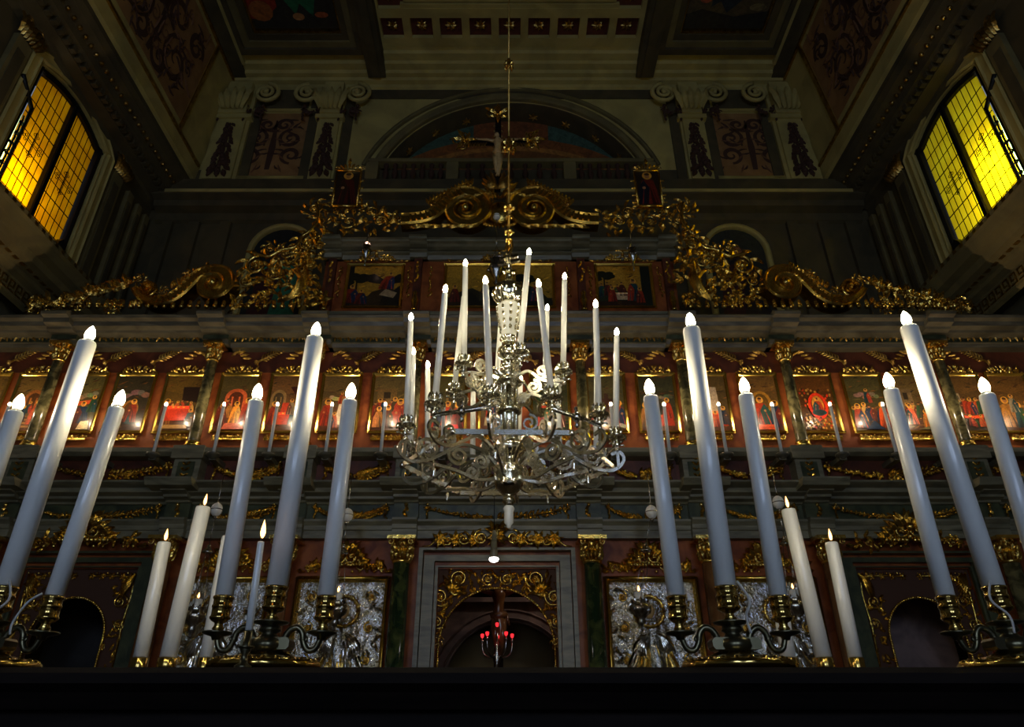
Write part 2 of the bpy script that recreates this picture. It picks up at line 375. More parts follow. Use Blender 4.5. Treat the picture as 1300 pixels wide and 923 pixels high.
mb = MB(); mb.box(-9.1, 9.1, -10.5, 14, -.3, 0); struct('floor', mb, floorm)
W0, W1, WZ0, WZS, WZA = 8.28, 10.40, h(7.42), h(10.0), h(10.26)
def side(s):
    nm = 'left' if s < 0 else 'right'
    n = Vector((-s, 0, 0)); ax = Vector((1, 0, 0)); a, b = (XW, XW + .5) if s > 0 else (-XW - .5, -XW)
    mb = MB(); pp = lambda L: [Vector((0, y, z)) for y, z in L]
    mb.prism(pp([(-10.2, 0), (13, 0), (13, h(6.3)), (-10.2, h(6.3))]), ax, a + s * .42, b + s * .42, 1)
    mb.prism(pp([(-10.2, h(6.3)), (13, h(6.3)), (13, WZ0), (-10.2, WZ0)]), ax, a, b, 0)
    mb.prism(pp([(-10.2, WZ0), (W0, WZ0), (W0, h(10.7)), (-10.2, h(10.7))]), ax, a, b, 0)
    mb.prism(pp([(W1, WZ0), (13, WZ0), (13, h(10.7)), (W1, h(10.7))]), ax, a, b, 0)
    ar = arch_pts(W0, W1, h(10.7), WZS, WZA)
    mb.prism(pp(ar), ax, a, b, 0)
    # sloping attic above the cornice
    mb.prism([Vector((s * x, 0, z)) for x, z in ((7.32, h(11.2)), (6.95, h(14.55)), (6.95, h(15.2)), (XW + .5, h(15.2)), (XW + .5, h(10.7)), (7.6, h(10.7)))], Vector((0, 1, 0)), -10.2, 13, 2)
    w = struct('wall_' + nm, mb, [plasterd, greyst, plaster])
    # painted ornament on the sloping attic
    up = Vector((s * (6.95 - 7.32), 0, 14.55 - 11.2)).normalized(); nn = Vector((-s, 0, 0)); nn = (nn - up * nn.dot(up)).normalized()
    fr = (Vector((s * 7.32, 0, h(11.2))), Vector((0, 1, 0)), up, nn)
    mb = MB(fr)
    for y0, y1 in ((4.0, 7.2), (7.6, 11.2)):
        mb.add([mb.P(y, z, .004) for y, z in ((y0, .55), (y1, .55), (y1, 3.0), (y0, 3.0))], [(0, 1, 2, 3)], 0, False)
        c = (y0 + y1) / 2
        for q in (-1, 1):
            for (dy, dz, r, t, a0, d) in ((.85, 1.35, .55, 1.5, PI / 2, q), (.42, 2.2, .42, 1.4, -PI / 2, -q), (1.25, 2.25, .34, 1.4, 0, q), (.4, .9, .3, 1.3, PI, q)):
                mb.ribbon(sppts(c + q * dy, dz, r, t, a0, d), .16, .008, 1)
            for i in range(9):
                mb.leaf(c + q * random.Random(i).uniform(.1, 1.4), random.Random(i + 50).uniform(.7, 2.7), .006, random.Random(i + 9).uniform(0, 6), .4, .16, .8, .02, 1, 4)
        mb.ribbon([(c, .7), (c + .05, 1.4), (c - .06, 2.0), (c, 2.8)], .22, .008, 1)
        rr = random.Random(int(y0 * 10))
        for q in (-1, 1):
            r3 = random.Random(17)
            for i in range(46):
                yy, zz = r3.uniform(.05, 1.5), r3.uniform(.65, 2.9)
                mb.leaf(c + q * yy, zz, .010, PI / 2 - q * (r3.uniform(0, 6.3)), r3.uniform(.2, .42), .15, q * r3.uniform(-1.4, 1.4), .02, 1 if i % 3 else 2, 5)
            for i in range(12):
                mb.ribbon(sppts(c + q * r3.uniform(.15, 1.45), r3.uniform(.8, 2.8), r3.uniform(.1, .2), 1.3, r3.uniform(0, 6), q, 14), .06, .013, 1 if i % 2 else 2)
    obj('painted_ornament', mb, [ochre, brownp, ornl], w)
    mb = MB(fr)
    for z0, z1, o in ((.30, .36, .05), (3.12, 3.2, .06)):
        p = [mb.P(0, z0, 0), mb.P(0, z0, o), mb.P(0, z1, o), mb.P(0, z1, 0)]
        mb.prism(p, Vector((0, 1, 0)), -10, 12.4, 0)
    for y0, y1 in ((4.0, 7.2), (7.6, 11.2)):
        for yy in (y0 - .12, y1 + .02):
            p = [mb.P(yy, .3, 0), mb.P(yy, .3, .04), mb.P(yy + .1, .3, .04), mb.P(yy + .1, .3, 0)]
            mb.prism(p, up, 0, 2.9, 0)
    obj('gilded_moulding', mb, oldgold, w)
    # pilaster strips and a carved capital between the windows
    mb = MB((Vector((s * XW, 0, 0)), Vector((0, 1, 0)), Vector((0, 0, 1)), n)); xa = lambda o: s * (XW - o)
    for y, wd in ((7.75, .34), (10.98, .34), (11.55, .2), (11.95, .16), (12.3, .16), (6.2, .3), (4.4, .34)):
        lo, hi = sorted((xa(0), xa(.10)))
        mb.box(lo, hi, y - wd / 2, y + wd / 2, h(6.9), h(9.95), 0)
        lo, hi = sorted((xa(.09), xa(.115)))
        mb.box(lo, hi, y - wd * .28, y + wd * .28, h(7.1), h(9.7), 1)
    for y in (7.75, 10.98, 6.2):
        for k in range(7):
            mb.leaf(y - .21 + .07 * k, h(9.95), .1, PI / 2 + (k - 3) * -.12, .36, .12, 0, .3, 2)
        mb.spiral(y - .16, h(10.28), .12, .1, 1.4, 0, 1, None, 2); mb.spiral(y + .16, h(10.28), .12, .1, 1.4, PI, -1, None, 2)
    obj('pilaster', mb, [plasterm, plasterd, oldgold], w)
    # lower cornice under the windows
    mb = MB(); e = [(XW, 6.10), (XW - .06, 6.14), (XW - .06, 6.44), (XW - .16, 6.48), (XW - .18, 6.54), (XW - .42, 6.60), (XW - .46, 6.70), (XW - .60, 6.74), (XW - .66, 6.86), (XW - .70, 6.90), (XW - .70, 6.98), (XW, 7.02)]
    mb.py([(s * x, h(z)) for x, z in e], -10, 12.45, 0)
    for i in range(70):                 # dentils and key fret
        y = -1 + i * .19
        lo, hi = sorted((s * (XW - .19), s * (XW - .30))); mb.box(lo, hi, y, y + .11, h(6.555), h(6.64), 1)
        lo, hi = sorted((s * (XW - .055), s * (XW - .075))); 
        for (ya, yb, za, zb) in ((0, .15, .03, .05), (0, .02, .05, .22), (.02, .13, .20, .22), (.11, .13, .10, .20), (.05, .11, .10, .12)):
            mb.box(lo, hi, y + ya, y + yb, h(6.16 + za), h(6.16 + zb), 1)
        lo, hi = sorted((s * (XW - .705), s * (XW - .69))); mb.box(lo, hi, y + .02, y + .1, h(6.905), h(6.97), 1)
    o = struct('trim_1' if s < 0 else 'trim_2', mb, [plasterm, oldgold])
    # upper cornice
    mb = MB(); e = [(XW, 10.25), (XW - .12, 10.3), (XW - .15, 10.36), (XW - .36, 10.40), (XW - .38, 10.52), (XW - .52, 10.56), (XW - .54, 10.72), (XW - .70, 10.84), (XW - .76, 10.96), (XW - .76, 11.06), (XW - .70, 11.2), (XW, 11.25)]
    mb.py([(s * x, h(z)) for x, z in e], -10, 12.45, 0)
    for i in range(75):
        y = -2 + i * .19
        lo, hi = sorted((s * (XW - .37), s * (XW - .47))); mb.box(lo, hi, y, y + .1, h(10.41), h(10.53), 0)
        mb.ball((s * (XW - .58), y, h(10.74)), .05, 6, 4, m=1)
    struct('trim_3' if s < 0 else 'trim_4', mb, [plasterd, oldgold])
    # the window
    win = bpy.data.objects.new('window_1' if s < 0 else 'window_2', None); COL.objects.link(win); win.location = (s * XW, (W0 + W1) / 2, WZ0)
    win['kind'] = 'structure'
    fr = (Vector((s * XW, 0, 0)), Vector((0, 1, 0)), Vector((0, 0, 1)), n)
    ym = 9.36; zt = lambda y: WZS + (WZA - WZS) * (1 - (2 * (y - W0) / (W1 - W0) - 1) ** 2) - .1
    gl = glassL if s < 0 else glassR
    for (y0, y1) in ((8.47, ym - .055), (ym + .055, 10.28)):
        mb = MB(fr); pts = [(y0, WZ0 + .02)] + [(y0 + (y1 - y0) * i / 6, zt(y0 + (y1 - y0) * i / 6)) for i in range(7)] + [(y1, WZ0 + .02)]
        mb.prism([mb.P(y, z, -.06) for y, z in pts], n, -.012, 0, 0)
        obj('pane', mb, gl, win, True)
        mb = MB(fr)
        k = 6
        for i in range(1, k):
            y = y0 + (y1 - y0) * i / k; mb.strap([mb.P(y, WZ0, -.055), mb.P(y, zt(y), -.055)], n, .012, .009)
        for i in range(1, 9):
            z = WZ0 + i * .285
            if z < zt(y1): mb.strap([mb.P(y0, z, -.055), mb.P(y1, z, -.055)], n, .012, .016 if i % 3 == 0 else .010)
        cy, cz = (y0 + y1) / 2, WZ0 + 1.32     # leaded cross with looped ends
        for a in range(4):
            d = (math.cos(a * PI / 2), math.sin(a * PI / 2))
            for q in (-.02, .02): mb.strap([mb.P(cy - d[1] * q, cz + d[0] * q, -.05), mb.P(cy + d[0] * .2 - d[1] * q, cz + d[1] * .2 + d[0] * q, -.05)], n, .01, .005)
            for q in (-1, 0, 1):
                e2 = (cy + d[0] * (.2 if q else .245) - d[1] * .045 * q, cz + d[1] * (.2 if q else .245) + d[0] * .045 * q)
                mb.strap([mb.P(*p, -.05) for p in sppts(*e2, .028, 1, 0, 1, 8, 1)], n, .01, .005)
        obj('leading', mb, iron, win, True)
    mb = MB(fr); y0, y1 = 8.31, 8.44     # tilted vent at the near edge
    mb.prism([mb.P(y, z, o) for y, z, o in ((y0, WZ0 + .1, -.02), (y1, WZ0 + .1, -.02), (y1, WZ0 + 1.66, -.06), (y0, WZ0 + 1.5, -.06))], n, -.012, 0, 0)
    obj('vent_pane', mb, glassV, win, True)
    mb = MB(fr)
    mb.tube([mb.P(8.455, WZ0, .05), mb.P(8.455, WZ0 + 1.75, .05)], .028); mb.tube([mb.P(8.455, WZ0 + 1.72, .05), mb.P(7.95, WZ0 + 1.98, .12)], .04)
    mb.tube([mb.P(8.40, WZ0 + .1 + .1 * i, .03 + .01 * (i % 2)) for i in range(15)], .016)
    for i in range(6): mb.strap([mb.P(*p, .03) for p in sppts(8.40, WZ0 + .25 + .22 * i, .05, 1.2, i, 1, 10)], n, .02, .016)
    obj('iron_vent_rail', mb, iron, win, True)
    mb = MB(fr); mb.band([(ym, WZ0), (ym, WZA - .05)], -.1, .02, .11, 0)
    obj('mullion', mb, iron, win, True)
    mb = MB(fr)
    ap = [(W0 + .0, WZ0)] + [(W0 + (W1 - W0) * i / 14, zt(W0 + (W1 - W0) * i / 14) + .06) for i in range(15)] + [(W1, WZ0)]
    mb.band(ap, -.12, .01, .16, 0); mb.band([(W0, WZ0), (W1, WZ0)], -.12, .0, .06)
    obj('window_frame', mb, iron, win, True)
    mb = MB(fr); mb.prism([mb.P(y, z, .0) for y, z in ((10.02, WZ0 + .02), (10.26, WZ0 + .02), (10.26, WZ0 + .2), (10.16, WZ0 + .28), (10.08, WZ0 + .18))], n, 0, .12)
    obj('latch_box', mb, iron, win, True)
    mb = MB(fr)
    ap2 = [(W0 - .2, WZ0)] + [(W0 - .2 + (W1 - W0 + .4) * i / 16, WZS + .06 + (WZA - WZS + .12) * (1 - (i / 8 - 1) ** 2)) for i in range(17)] + [(W1 + .2, WZ0)]
    mb.band(ap2, 0, .09, .24, 0)
    ap3 = [(W0 - .06, WZ0)] + [(W0 - .06 + (W1 - W0 + .12) * i / 16, WZS + .02 + (WZA - WZS + .02) * (1 - (i / 8 - 1) ** 2)) for i in range(17)] + [(W1 + .06, WZ0)]
    mb.band(ap3, 0, .05, .08, 0)
    obj('window_surround', mb, plaster, win, True)
    # daylight outside the window
    L = bpy.data.lights.new('daylight', 'AREA'); L.shape = 'RECTANGLE'; L.size = .9; L.size_y = .9; L.energy = 27 if s < 0 else 32
    L.color = (1, .95, .8); lo = bpy.data.objects.new('daylight', L); COL.objects.link(lo)
    lo.location = (s * (XW + .62), 8.65, h(7.75)); lo.rotation_euler = (0, s * PI / 2, 0)
    if s > 0:
        L = bpy.data.lights.new('sun_glint', 'AREA'); L.size = .2; L.energy = 22; L.color = (1, 1, .9)
        lo = bpy.data.objects.new('sun_glint', L); COL.objects.link(lo); lo.location = (XW + .30, 8.85, h(8.35)); lo.rotation_euler = (0, PI / 2, 0)
side(-1); side(1)

# ---- back wall with the great lunette
YB = 12.5; BX = .05
mb = MB()
AR, AZ = 3.23, h(10.52); z1 = h(11.5); hw = math.sqrt(AR * AR - (z1 - AZ) ** 2); a0 = math.asin((z1 - AZ) / AR)
mb.box(-8.6, 8.6, YB, YB + .3, 0, z1, 1)
mb.box(-8.1, BX - hw, YB, YB + .9, z1, h(15.2), 0); mb.box(BX + hw, 8.1, YB, YB + .9, z1, h(15.2), 0)
arc = [(BX + AR * math.cos(PI - a0 - (PI - 2 * a0) * i / 28), AZ + AR * math.sin(PI - a0 - (PI - 2 * a0) * i / 28)) for i in range(29)]
mb.py([(BX + hw, h(15.2)), (BX - hw, h(15.2))] + arc, YB, YB + .9, 0)
wb = struct('wall_back', mb, [plaster, plasterd])
mb = MB(FR(YB))
arc2 = lambda r: [(BX + r * math.cos(PI - a0 - (PI - 2 * a0) * i / 28), AZ + r * math.sin(PI - a0 - (PI - 2 * a0) * i / 28)) for i in range(29)]
mb.band(arc2(AR + .12), 0, .10, .2); mb.band(arc2(AR + .42), 0, .05, .1)
for i in range(1, 28, 3):
    a = PI - a0 - (PI - 2 * a0) * i / 28; mb.fr = (Vector((BX + (AR - .01) * math.cos(a), 0, AZ + (AR - .01) * math.sin(a))), Vector((0, 1, 0)), Vector((-math.sin(a), 0, math.cos(a))), Vector((-math.cos(a), 0, -math.sin(a))))
    mb.rosette(YB + .42, 0, .01, .13, 1, 6)
obj('arch_moulding', mb, [plasterm, oldgold], wb)
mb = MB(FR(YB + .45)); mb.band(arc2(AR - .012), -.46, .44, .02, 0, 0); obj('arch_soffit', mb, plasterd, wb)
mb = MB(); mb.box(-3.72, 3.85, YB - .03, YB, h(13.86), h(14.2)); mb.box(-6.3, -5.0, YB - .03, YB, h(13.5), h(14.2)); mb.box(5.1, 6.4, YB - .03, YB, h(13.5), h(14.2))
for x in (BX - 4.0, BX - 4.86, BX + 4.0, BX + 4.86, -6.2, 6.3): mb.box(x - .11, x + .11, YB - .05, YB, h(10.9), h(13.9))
obj('dark_shade_band', mb, plasterd, wb)  # dark plates colour in recess shade under the moulding; dark strips flank the pilasters
mb = MB(FR(YB + .62))
O = .0
mb.poly([(-3.4, h(11.2)), (3.5, h(11.2)), (3.5, h(14.2)), (-3.4, h(14.2))], (.24, .34, .29), .0)
mb.poly([(BX + 3.4 * math.cos(a), h(11.0) + 2.15 * math.sin(a)) for a in [PI * i / 20 for i in range(21)]], (.50, .30, .12), .004)
mb.poly([(BX - .95, h(12.9)), (BX + .95, h(12.9)), (BX + .95, h(14.2)), (BX - .95, h(14.2))], (.46, .27, .13), .006)
mb.poly([(BX + 3.1 * math.cos(a), h(11.0) + 1.85 * math.sin(a)) for a in [PI * i / 20 for i in range(21)]], (.62, .42, .18), .008)
mb.poly([(BX + 2.95 * math.cos(a), h(11.0) + 1.7 * math.sin(a)) for a in [PI * i / 20 for i in range(21)]], (.46, .29, .12), .010)
for x in (-2.1, -.75, .75, 2.1):
    mb.poly([(x - .42, h(11.0)), (x + .42, h(11.0))] + [(x + .42 * math.cos(a), h(11.7) + .42 * math.sin(a)) for a in [PI * i / 10 for i in range(11)]], (.33, .19, .08), .012)
for x in (-2.75, -1.42, 0, 1.42, 2.75): mb.poly([(x - .12, h(11.0)), (x + .12, h(11.0)), (x + .1, h(12.4)), (x - .1, h(12.4))], (.56, .34, .15), .014)
lp = obj('lunette_painting', mb, fresco); lp['kind'] = 'structure'
mb = MB(); e = [(YB, 9.9), (YB - .08, 9.95), (YB - .1, 10.12), (YB - .3, 10.18), (YB - .34, 10.3), (YB - .5, 10.36), (YB - .52, 10.48), (YB - .4, 10.52), (YB - .36, 10.9), (YB, 10.95)]
mb.px([(y, h(z)) for y, z in e], -7.9, 7.9, 0)
mb.box(-7.6, 7.6, YB - .535, YB - .515, h(10.38), h(10.46), 1)
struct('trim_5', mb, [plasterd, plaster])
# attic pilasters, panels, brackets on the back wall
mb = MB(FR(YB)); orn = MB(FR(YB - .17))
for x, w in ((BX - 4.42, .3), (BX + 4.42, .3), (-6.75, .42), (6.85, .42)):
    mb.box(x - w, x + w, YB - .1, YB, h(10.85), h(14.3), 0); mb.box(x - w * .8, x + w * .8, YB - .16, YB, h(11.1), h(13.0), 0)
    mb.box(x - w * 1.15, x + w * 1.15, YB - .22, YB, h(13.0), h(13.12), 0)
    mb.box(x - w * .8, x + w * .8, YB - .26, YB, h(13.12), h(14.2), 0)
    for q in (-1, 1):
        mb.fr = FR(YB - .2); mb.spiral(x + q * (w + .32), h(13.78), 0, .34, 2.2, PI / 2, -q, .06, 0); mb.fr = FR(YB)
        orn.garland(x + q * (w * .5 + .1), x + q * (w * .5 + .5), h(13.3), .1, .0, 4, .16, random.Random(4), 0)
    for k in range(5):
        orn.leaf(x - .22 + .11 * k, h(13.2), .12, PI / 2 + (2 - k) * .15, .7, .2, 0, .25, 1)
    r = random.Random(7)
    for k in range(14):
        [orn.leaf(x + qq * (.04 + .006 * k), h(12.85) - k * .115, 0, -PI / 2 + qq * r.uniform(.2, .9), .15 + .006 * k, .1 + .005 * k, 0, .3, 0, 3) for qq in (-1, 0, 1)]
        orn.bead(x + r.uniform(-.07, .07) * (1 + k * .1), h(12.8) - k * .115, .02, .045 + .003 * k, 0, 6, 4)
obj('pilaster', mb, plaster, wb); obj('carved_festoon', orn, [brownp, plaster], wb)
mb = MB(FR(YB))
for c in (BX - 5.75, BX + 5.75):
    mb.add([mb.P(x, z, .006) for x, z in ((c - .85, h(11.3)), (c + .85, h(11.3)), (c + .85, h(13.35)), (c - .85, h(13.35)))], [(0, 1, 2, 3)], 0, False)
    for q in (-1, 1):
        for (dx, dz, r, t, a, d) in ((.42, 12.5, .3, 1.5, PI / 2, q), (.5, 11.95, .26, 1.4, -PI / 2, -q), (.2, 12.95, .2, 1.3, 0, q)):
            mb.ribbon(sppts(c + q * dx, h(dz), r, t, a, d), .12, .012, 1)
    mb.ribbon([(c, h(11.5)), (c + .02, h(12.2)), (c, h(13.1))], .2, .012, 1)
    r = random.Random(3)
    for q in (-1, 1):
        r3 = random.Random(23)
        for k in range(26): mb.leaf(c + q * r3.uniform(.03, .75), h(r3.uniform(11.5, 13.15)), .014, PI / 2 - q * r3.uniform(0, 6), r3.uniform(.14, .3), .11, q * r3.uniform(-1.2, 1.2), .02, 1 if k % 3 else 3, 4)
    mb.band([(c - .92, h(11.22)), (c + .92, h(11.22))], 0, .05, .08, 2); mb.band([(c - .92, h(13.42)), (c + .92, h(13.42))], 0, .05, .08, 2)
obj('painted_panel', mb, [ochre, brownp, plaster, ornl], wb)
# strips of the lower back wall
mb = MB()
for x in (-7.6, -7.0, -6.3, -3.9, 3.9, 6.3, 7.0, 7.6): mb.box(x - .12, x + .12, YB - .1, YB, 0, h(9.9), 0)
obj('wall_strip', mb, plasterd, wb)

# ---- ceiling with coffers
ZC = 14.6
mb = MB(); mb.box(-8, 8, -10.2, 13.4, h(ZC + .35), h(ZC + .7), 0)
cl = struct('ceiling', mb, [plasterd])
def grid_plate(mb, xs, ys, z0, z1, holes, m=0):
    for i in range(len(xs) - 1):
        for j in range(len(ys) - 1):
            if (i, j) not in holes: mb.box(xs[i], xs[i + 1], ys[j], ys[j + 1], z0, z1, m)
# stepped moulding between the back wall and the ceiling
mb = MB(); e = [(12.5, 14.15), (12.42, 14.2), (12.40, 14.28), (12.28, 14.30), (12.24, 14.36), (12.12, 14.37), (12.08, 14.44), (11.9, 14.45), (11.86, 14.52), (11.66, 14.53), (11.62, 14.6), (11.5, 14.61), (11.5, 14.95), (12.5, 14.95)]
mb.px([(y, h(z)) for y, z in e], -7.1, 7.1, 0)
struct('trim_6', mb, [plaster])
mb = MB()
for q in (-1, 1):
    mb.box(BX + q * 3.36 - .22, BX + q * 3.36 + .22, -4, 12.2, h(14.30), h(14.96), 0)
    mb.box(BX + q * 3.36 - .1, BX + q * 3.36 + .1, -4, 12.15, h(14.24), h(14.30), 0)
    lo, hi = sorted((q * 6.62, q * 7.2)); mb.box(lo, hi, -4, 12.3, h(14.35), h(14.96), 0)
    lo, hi = sorted((q * 6.55, q * 6.62)); mb.box(lo, hi, -4, 11.9, h(14.40), h(14.55), 1)
struct('ceiling_beam', mb, [plasterd, plaster])
mb = MB(); rz = MB((Vector((0, 0, h(ZC + .115))), Vector((1, 0, 0)), Vector((0, 1, 0)), Vector((0, 0, -1)))); bk = MB()
xs = [-3.14 + BX]; holes = set(); pit = .70; sz = .52
for i in range(9):
    c = BX - .03 + (i - 4) * pit; xs += [c - sz / 2, c + sz / 2]
xs.append(3.14 + BX); ys = [9.3, 9.95, 10.47, 10.72, 11.27, 11.52]
for i in range(9): holes.add((1 + 2 * i, 3))
for i in (0, 8): holes.add((1 + 2 * i, 1))
for i in range(2, 17): holes.add((i, 0)); holes.add((i, 1))
grid_plate(mb, xs, ys, h(ZC), h(ZC + .12), holes)
bk.box(-3.1, 3.2, 9.2, 11.5, h(ZC + .12), h(ZC + .2))
for i in range(9):
    rz.rosette(BX - .03 + (i - 4) * pit, 10.995, 0, .15, 0, 8)
    if i in (0, 8): rz.rosette(BX - .03 + (i - 4) * pit, 10.21, 0, .15, 0, 8)
for k, y in enumerate((10.42, 10.28, 10.14, 10.0)):
    mb.box(xs[2] - .0 + .08 * k, xs[-3] - .08 * k, y - .05, y + .05, h(ZC + .02 + .025 * k), h(ZC + .2), 0)
obj('coffer_grid', mb, plaster, cl); obj('coffer_back', bk, redpl, cl); obj('coffer_rosette', rz, oldgold, cl)
def ceil_frame(x0, x1, y0, y1):
    mb = MB()
    for k, (w, z) in enumerate(((.0, 14.42), (.16, 14.5), (.32, 14.56))):
        for a, b, c, d in ((x0 + w, x0 + w + .16, y0, y1 - w - .16), (x1 - w - .16, x1 - w, y0, y1 - w - .16), (x0 + w, x1 - w, y1 - w - .16, y1 - w)):
            mb.box(a, b, c, d, h(z), h(14.96), k % 2)
    return mb
for q, nm in ((-1, 'left'), (1, 'right')):
    x0, x1 = (3.58 + BX, 6.6) if q > 0 else (-6.6, -3.58 + BX)
    obj('painting_surround', ceil_frame(x0, x1, 6.5, 11.62), [plasterd, plasterm], cl)
    t = thing('ceiling_painting', ['gold-framed ceiling painting of a figure in flowing green robe, above the left window side', 'gold-framed ceiling painting of a dark-robed figure among clouds, on the right side'][q > 0], 'painting', ((x0 + x1) / 2, 10, h(14.7)), 'gold-framed ceiling paintings')
    w = (x1 - x0) / 2 - .52; fr = (Vector((0, 0, 0)), Vector((1, 0, 0)), Vector((0, 1, 0)), Vector((0, 0, -1)))
    mb = MB(fr)
    yt = 1.08
    mb.poly([(-w, -2.6), (w, -2.6), (w, yt), (-w, yt)], (.16, .15, .12), 0)
    if q < 0:
        mb.poly([(-w, -2), (-.2, -2), (-.35, .5), (-.8, .85), (-w, .8)], (.50, .14, .07), .004)
        mb.poly([(-.1, -2), (.55, -2), (.6, .2), (.45, .75), (.2, .4), (.05, .7), (-.15, .3)], (.10, .38, .25), .006)
        mb.disc(-.75, .6, .28, (.55, .33, .14), .008); mb.disc(.1, .75, .14, (.62, .45, .28), .009, rz=.1); mb.disc(.65, .7, .16, (.6, .32, .18), .009, rz=.08)
    else:
        mb.poly([(-w, -2), (w, -2), (w, .6), (.2, .75), (-.6, .55), (-w, .7)], (.30, .26, .17), .004)
        mb.poly([(-.35, -2), (.25, -2), (.3, .3), (.0, .65), (-.2, .35), (-.4, .5)], (.12, .17, .20), .006)
        mb.poly([(.25, -2), (1.0, -2), (.9, .1), (.5, .2)], (.42, .13, .07), .007)
        mb.disc(-.55, .3, .14, (.6, .3, .2), .009, rz=.09); mb.disc(.7, .5, .2, (.42, .38, .26), .009, rz=.1)
    obj('canvas', mb, fresco, t)
    mb = MB(fr)
    for a, b, c, d in ((-w - .1, -w, -2.7, yt + .1), (w, w + .1, -2.7, yt + .1), (-w, w, yt, yt + .1)):
        mb.box(a, b, c, d, -.1, .02, 0)
    obj('frame', mb, oldgold, t)
# ---- wall behind the viewer, with two daylit windows
mb = MB(); mb.box(-9.1, 9.1, -10.5, -10.2, 0, h(15.2)); struct('wall_front', mb, greyst)
for k, x in enumerate((-2.6, 2.6)):
    w = bpy.data.objects.new('window_%d' % (3 + k), None); COL.objects.link(w); w.location = (x, -10.15, 3); w['kind'] = 'structure'
    mb = MB(); mb.box(-1.3, 1.3, -.02, .0, 0, 3.2); obj('pane', mb, dayl, w)
    mb = MB()
    for a in (-1.36, 0, 1.36): mb.box(a - .06, a + .06, -.03, .08, -.06, 3.26)
    for z in (0, 1.6, 3.2): mb.box(-1.4, 1.4, -.03, .07, z - .06, z + .06)
    obj('window_frame', mb, stoned, w)
wd = bpy.data.worlds.new('sky'); S.world = wd; wd.use_nodes = True
wd.node_tree.nodes['Background'].inputs[0].default_value = (.6, .75, 1, 1); wd.node_tree.nodes['Background'].inputs[1].default_value = .25
# painted saints in the niches of the back wall
def niche(x, lab, robe, bg):
    t = thing('niche_painting', lab, 'painting', (x, YB - .02, h(8.1)), 'painted saints in arched niches')
    mb = MB(FR(0)); ar = [(.62 * math.cos(PI * i / 14), 1.0 + .62 * math.sin(PI * i / 14)) for i in range(15)]
    mb.poly([(-.62, -.6), (.62, -.6)] + ar, bg, 0)
    mb.poly([(-.5, -.6), (.5, -.6), (.42, .45), (.2, .8), (-.1, .82), (-.38, .5)], robe, .004)
    mb.poly([(-.5, -.6), (-.05, -.6), (.05, .3), (-.12, .7), (-.4, .45)], (.22, .07, .06), .006)
    mb.disc(.02, .98, .15, (.24, .15, .09), .007, rz=.2); mb.disc(.03, 1.0, .1, (.55, .36, .22), .009, rz=.14); mb.disc(.03, .87, .09, (.25, .17, .1), .010)
    obj('canvas', mb, fresco, t)
    mb = MB(FR(0)); mb.band([(-.68, -.6), (-.68, 1.0)] + [(.68 * math.cos(PI - PI * i / 14), 1.0 + .68 * math.sin(PI * i / 14)) for i in range(1, 14)] + [(.68, 1.0), (.68, -.6)], 0, .07, .12)
    obj('frame', mb, plaster, t)
niche(-4.95, 'arched niche painting of a bearded saint in green robe, left of the upper screen', (.14, .40, .30), (.10, .11, .09))
niche(4.95, 'arched niche painting of a dark-robed saint, right of the upper screen', (.13, .08, .06), (.16, .17, .14))
# balustrade in front of the lunette
t = thing('balustrade', 'pale stone balustrade across the foot of the big lunette', 'balustrade', (BX, YB - .2, h(10.85)))
mb = MB(); mb.box(-3.3, 3.3, -.12, .12, .62, .72, 0, .02); mb.box(-3.3, 3.3, -.1, .1, 0, .1, 0, .02); obj('rail', mb, plasterm, t)
for x in (-3.2, -1.35, 1.35, 3.2):
    mb = MB(); mb.box(x - .14, x + .14, -.11, .11, .1, .62, 0, .02); obj('post', mb, plasterm, t)
mb = MB(); mb.lathe([(.06, .1), (.06, .15), (.035, .19), (.075, .32), (.06, .42), (.03, .5), (.055, .56), (.06, .62)], n=8)
me = mesh('baluster', mb, brownp)
for i in range(7):
    for q, x0, x1 in ((0, -3.0, -1.52), (1, -1.16, 1.16), (2, 1.52, 3.0)):
        link('baluster', me, t, loc=(x0 + (x1 - x0) * (i + .5) / 7, 0, 0))
# =================================================================== THE ICON SCREEN
IX = -.16; D = 10.0
def Z(py, Y=10.0): return Zp(py, Y)
GRID = [1.275, 2.85, 4.47, 6.87]
COLX = sorted([IX + s * g for g in GRID for s in (-1, 1)])
XL, XR = -8.5, 8.5
rng = random.Random(11)
ico = thing('icon_screen', 'tall marble and gilt icon screen with columns, cornices and carved scrolls across the whole church', 'altar screen', (IX, 10, 0))
def part(name, mb, m, parent=None, label=None): return obj(name, mb, m, parent or ico, True, None, label)
zA, zB, zC_, zD = Z(683, 9.85), Z(663, 9.85), Z(640, 9.85), Z(609, 9.45)       # lower entablature
zl = Z(575, 9.72); zl2 = Z(568, 9.72)
zi0, zi1 = Z(550), Z(473)
zk = Z(442, 9.9); zt0 = Z(430, 9.7); zt1 = Z(399, 9.4)
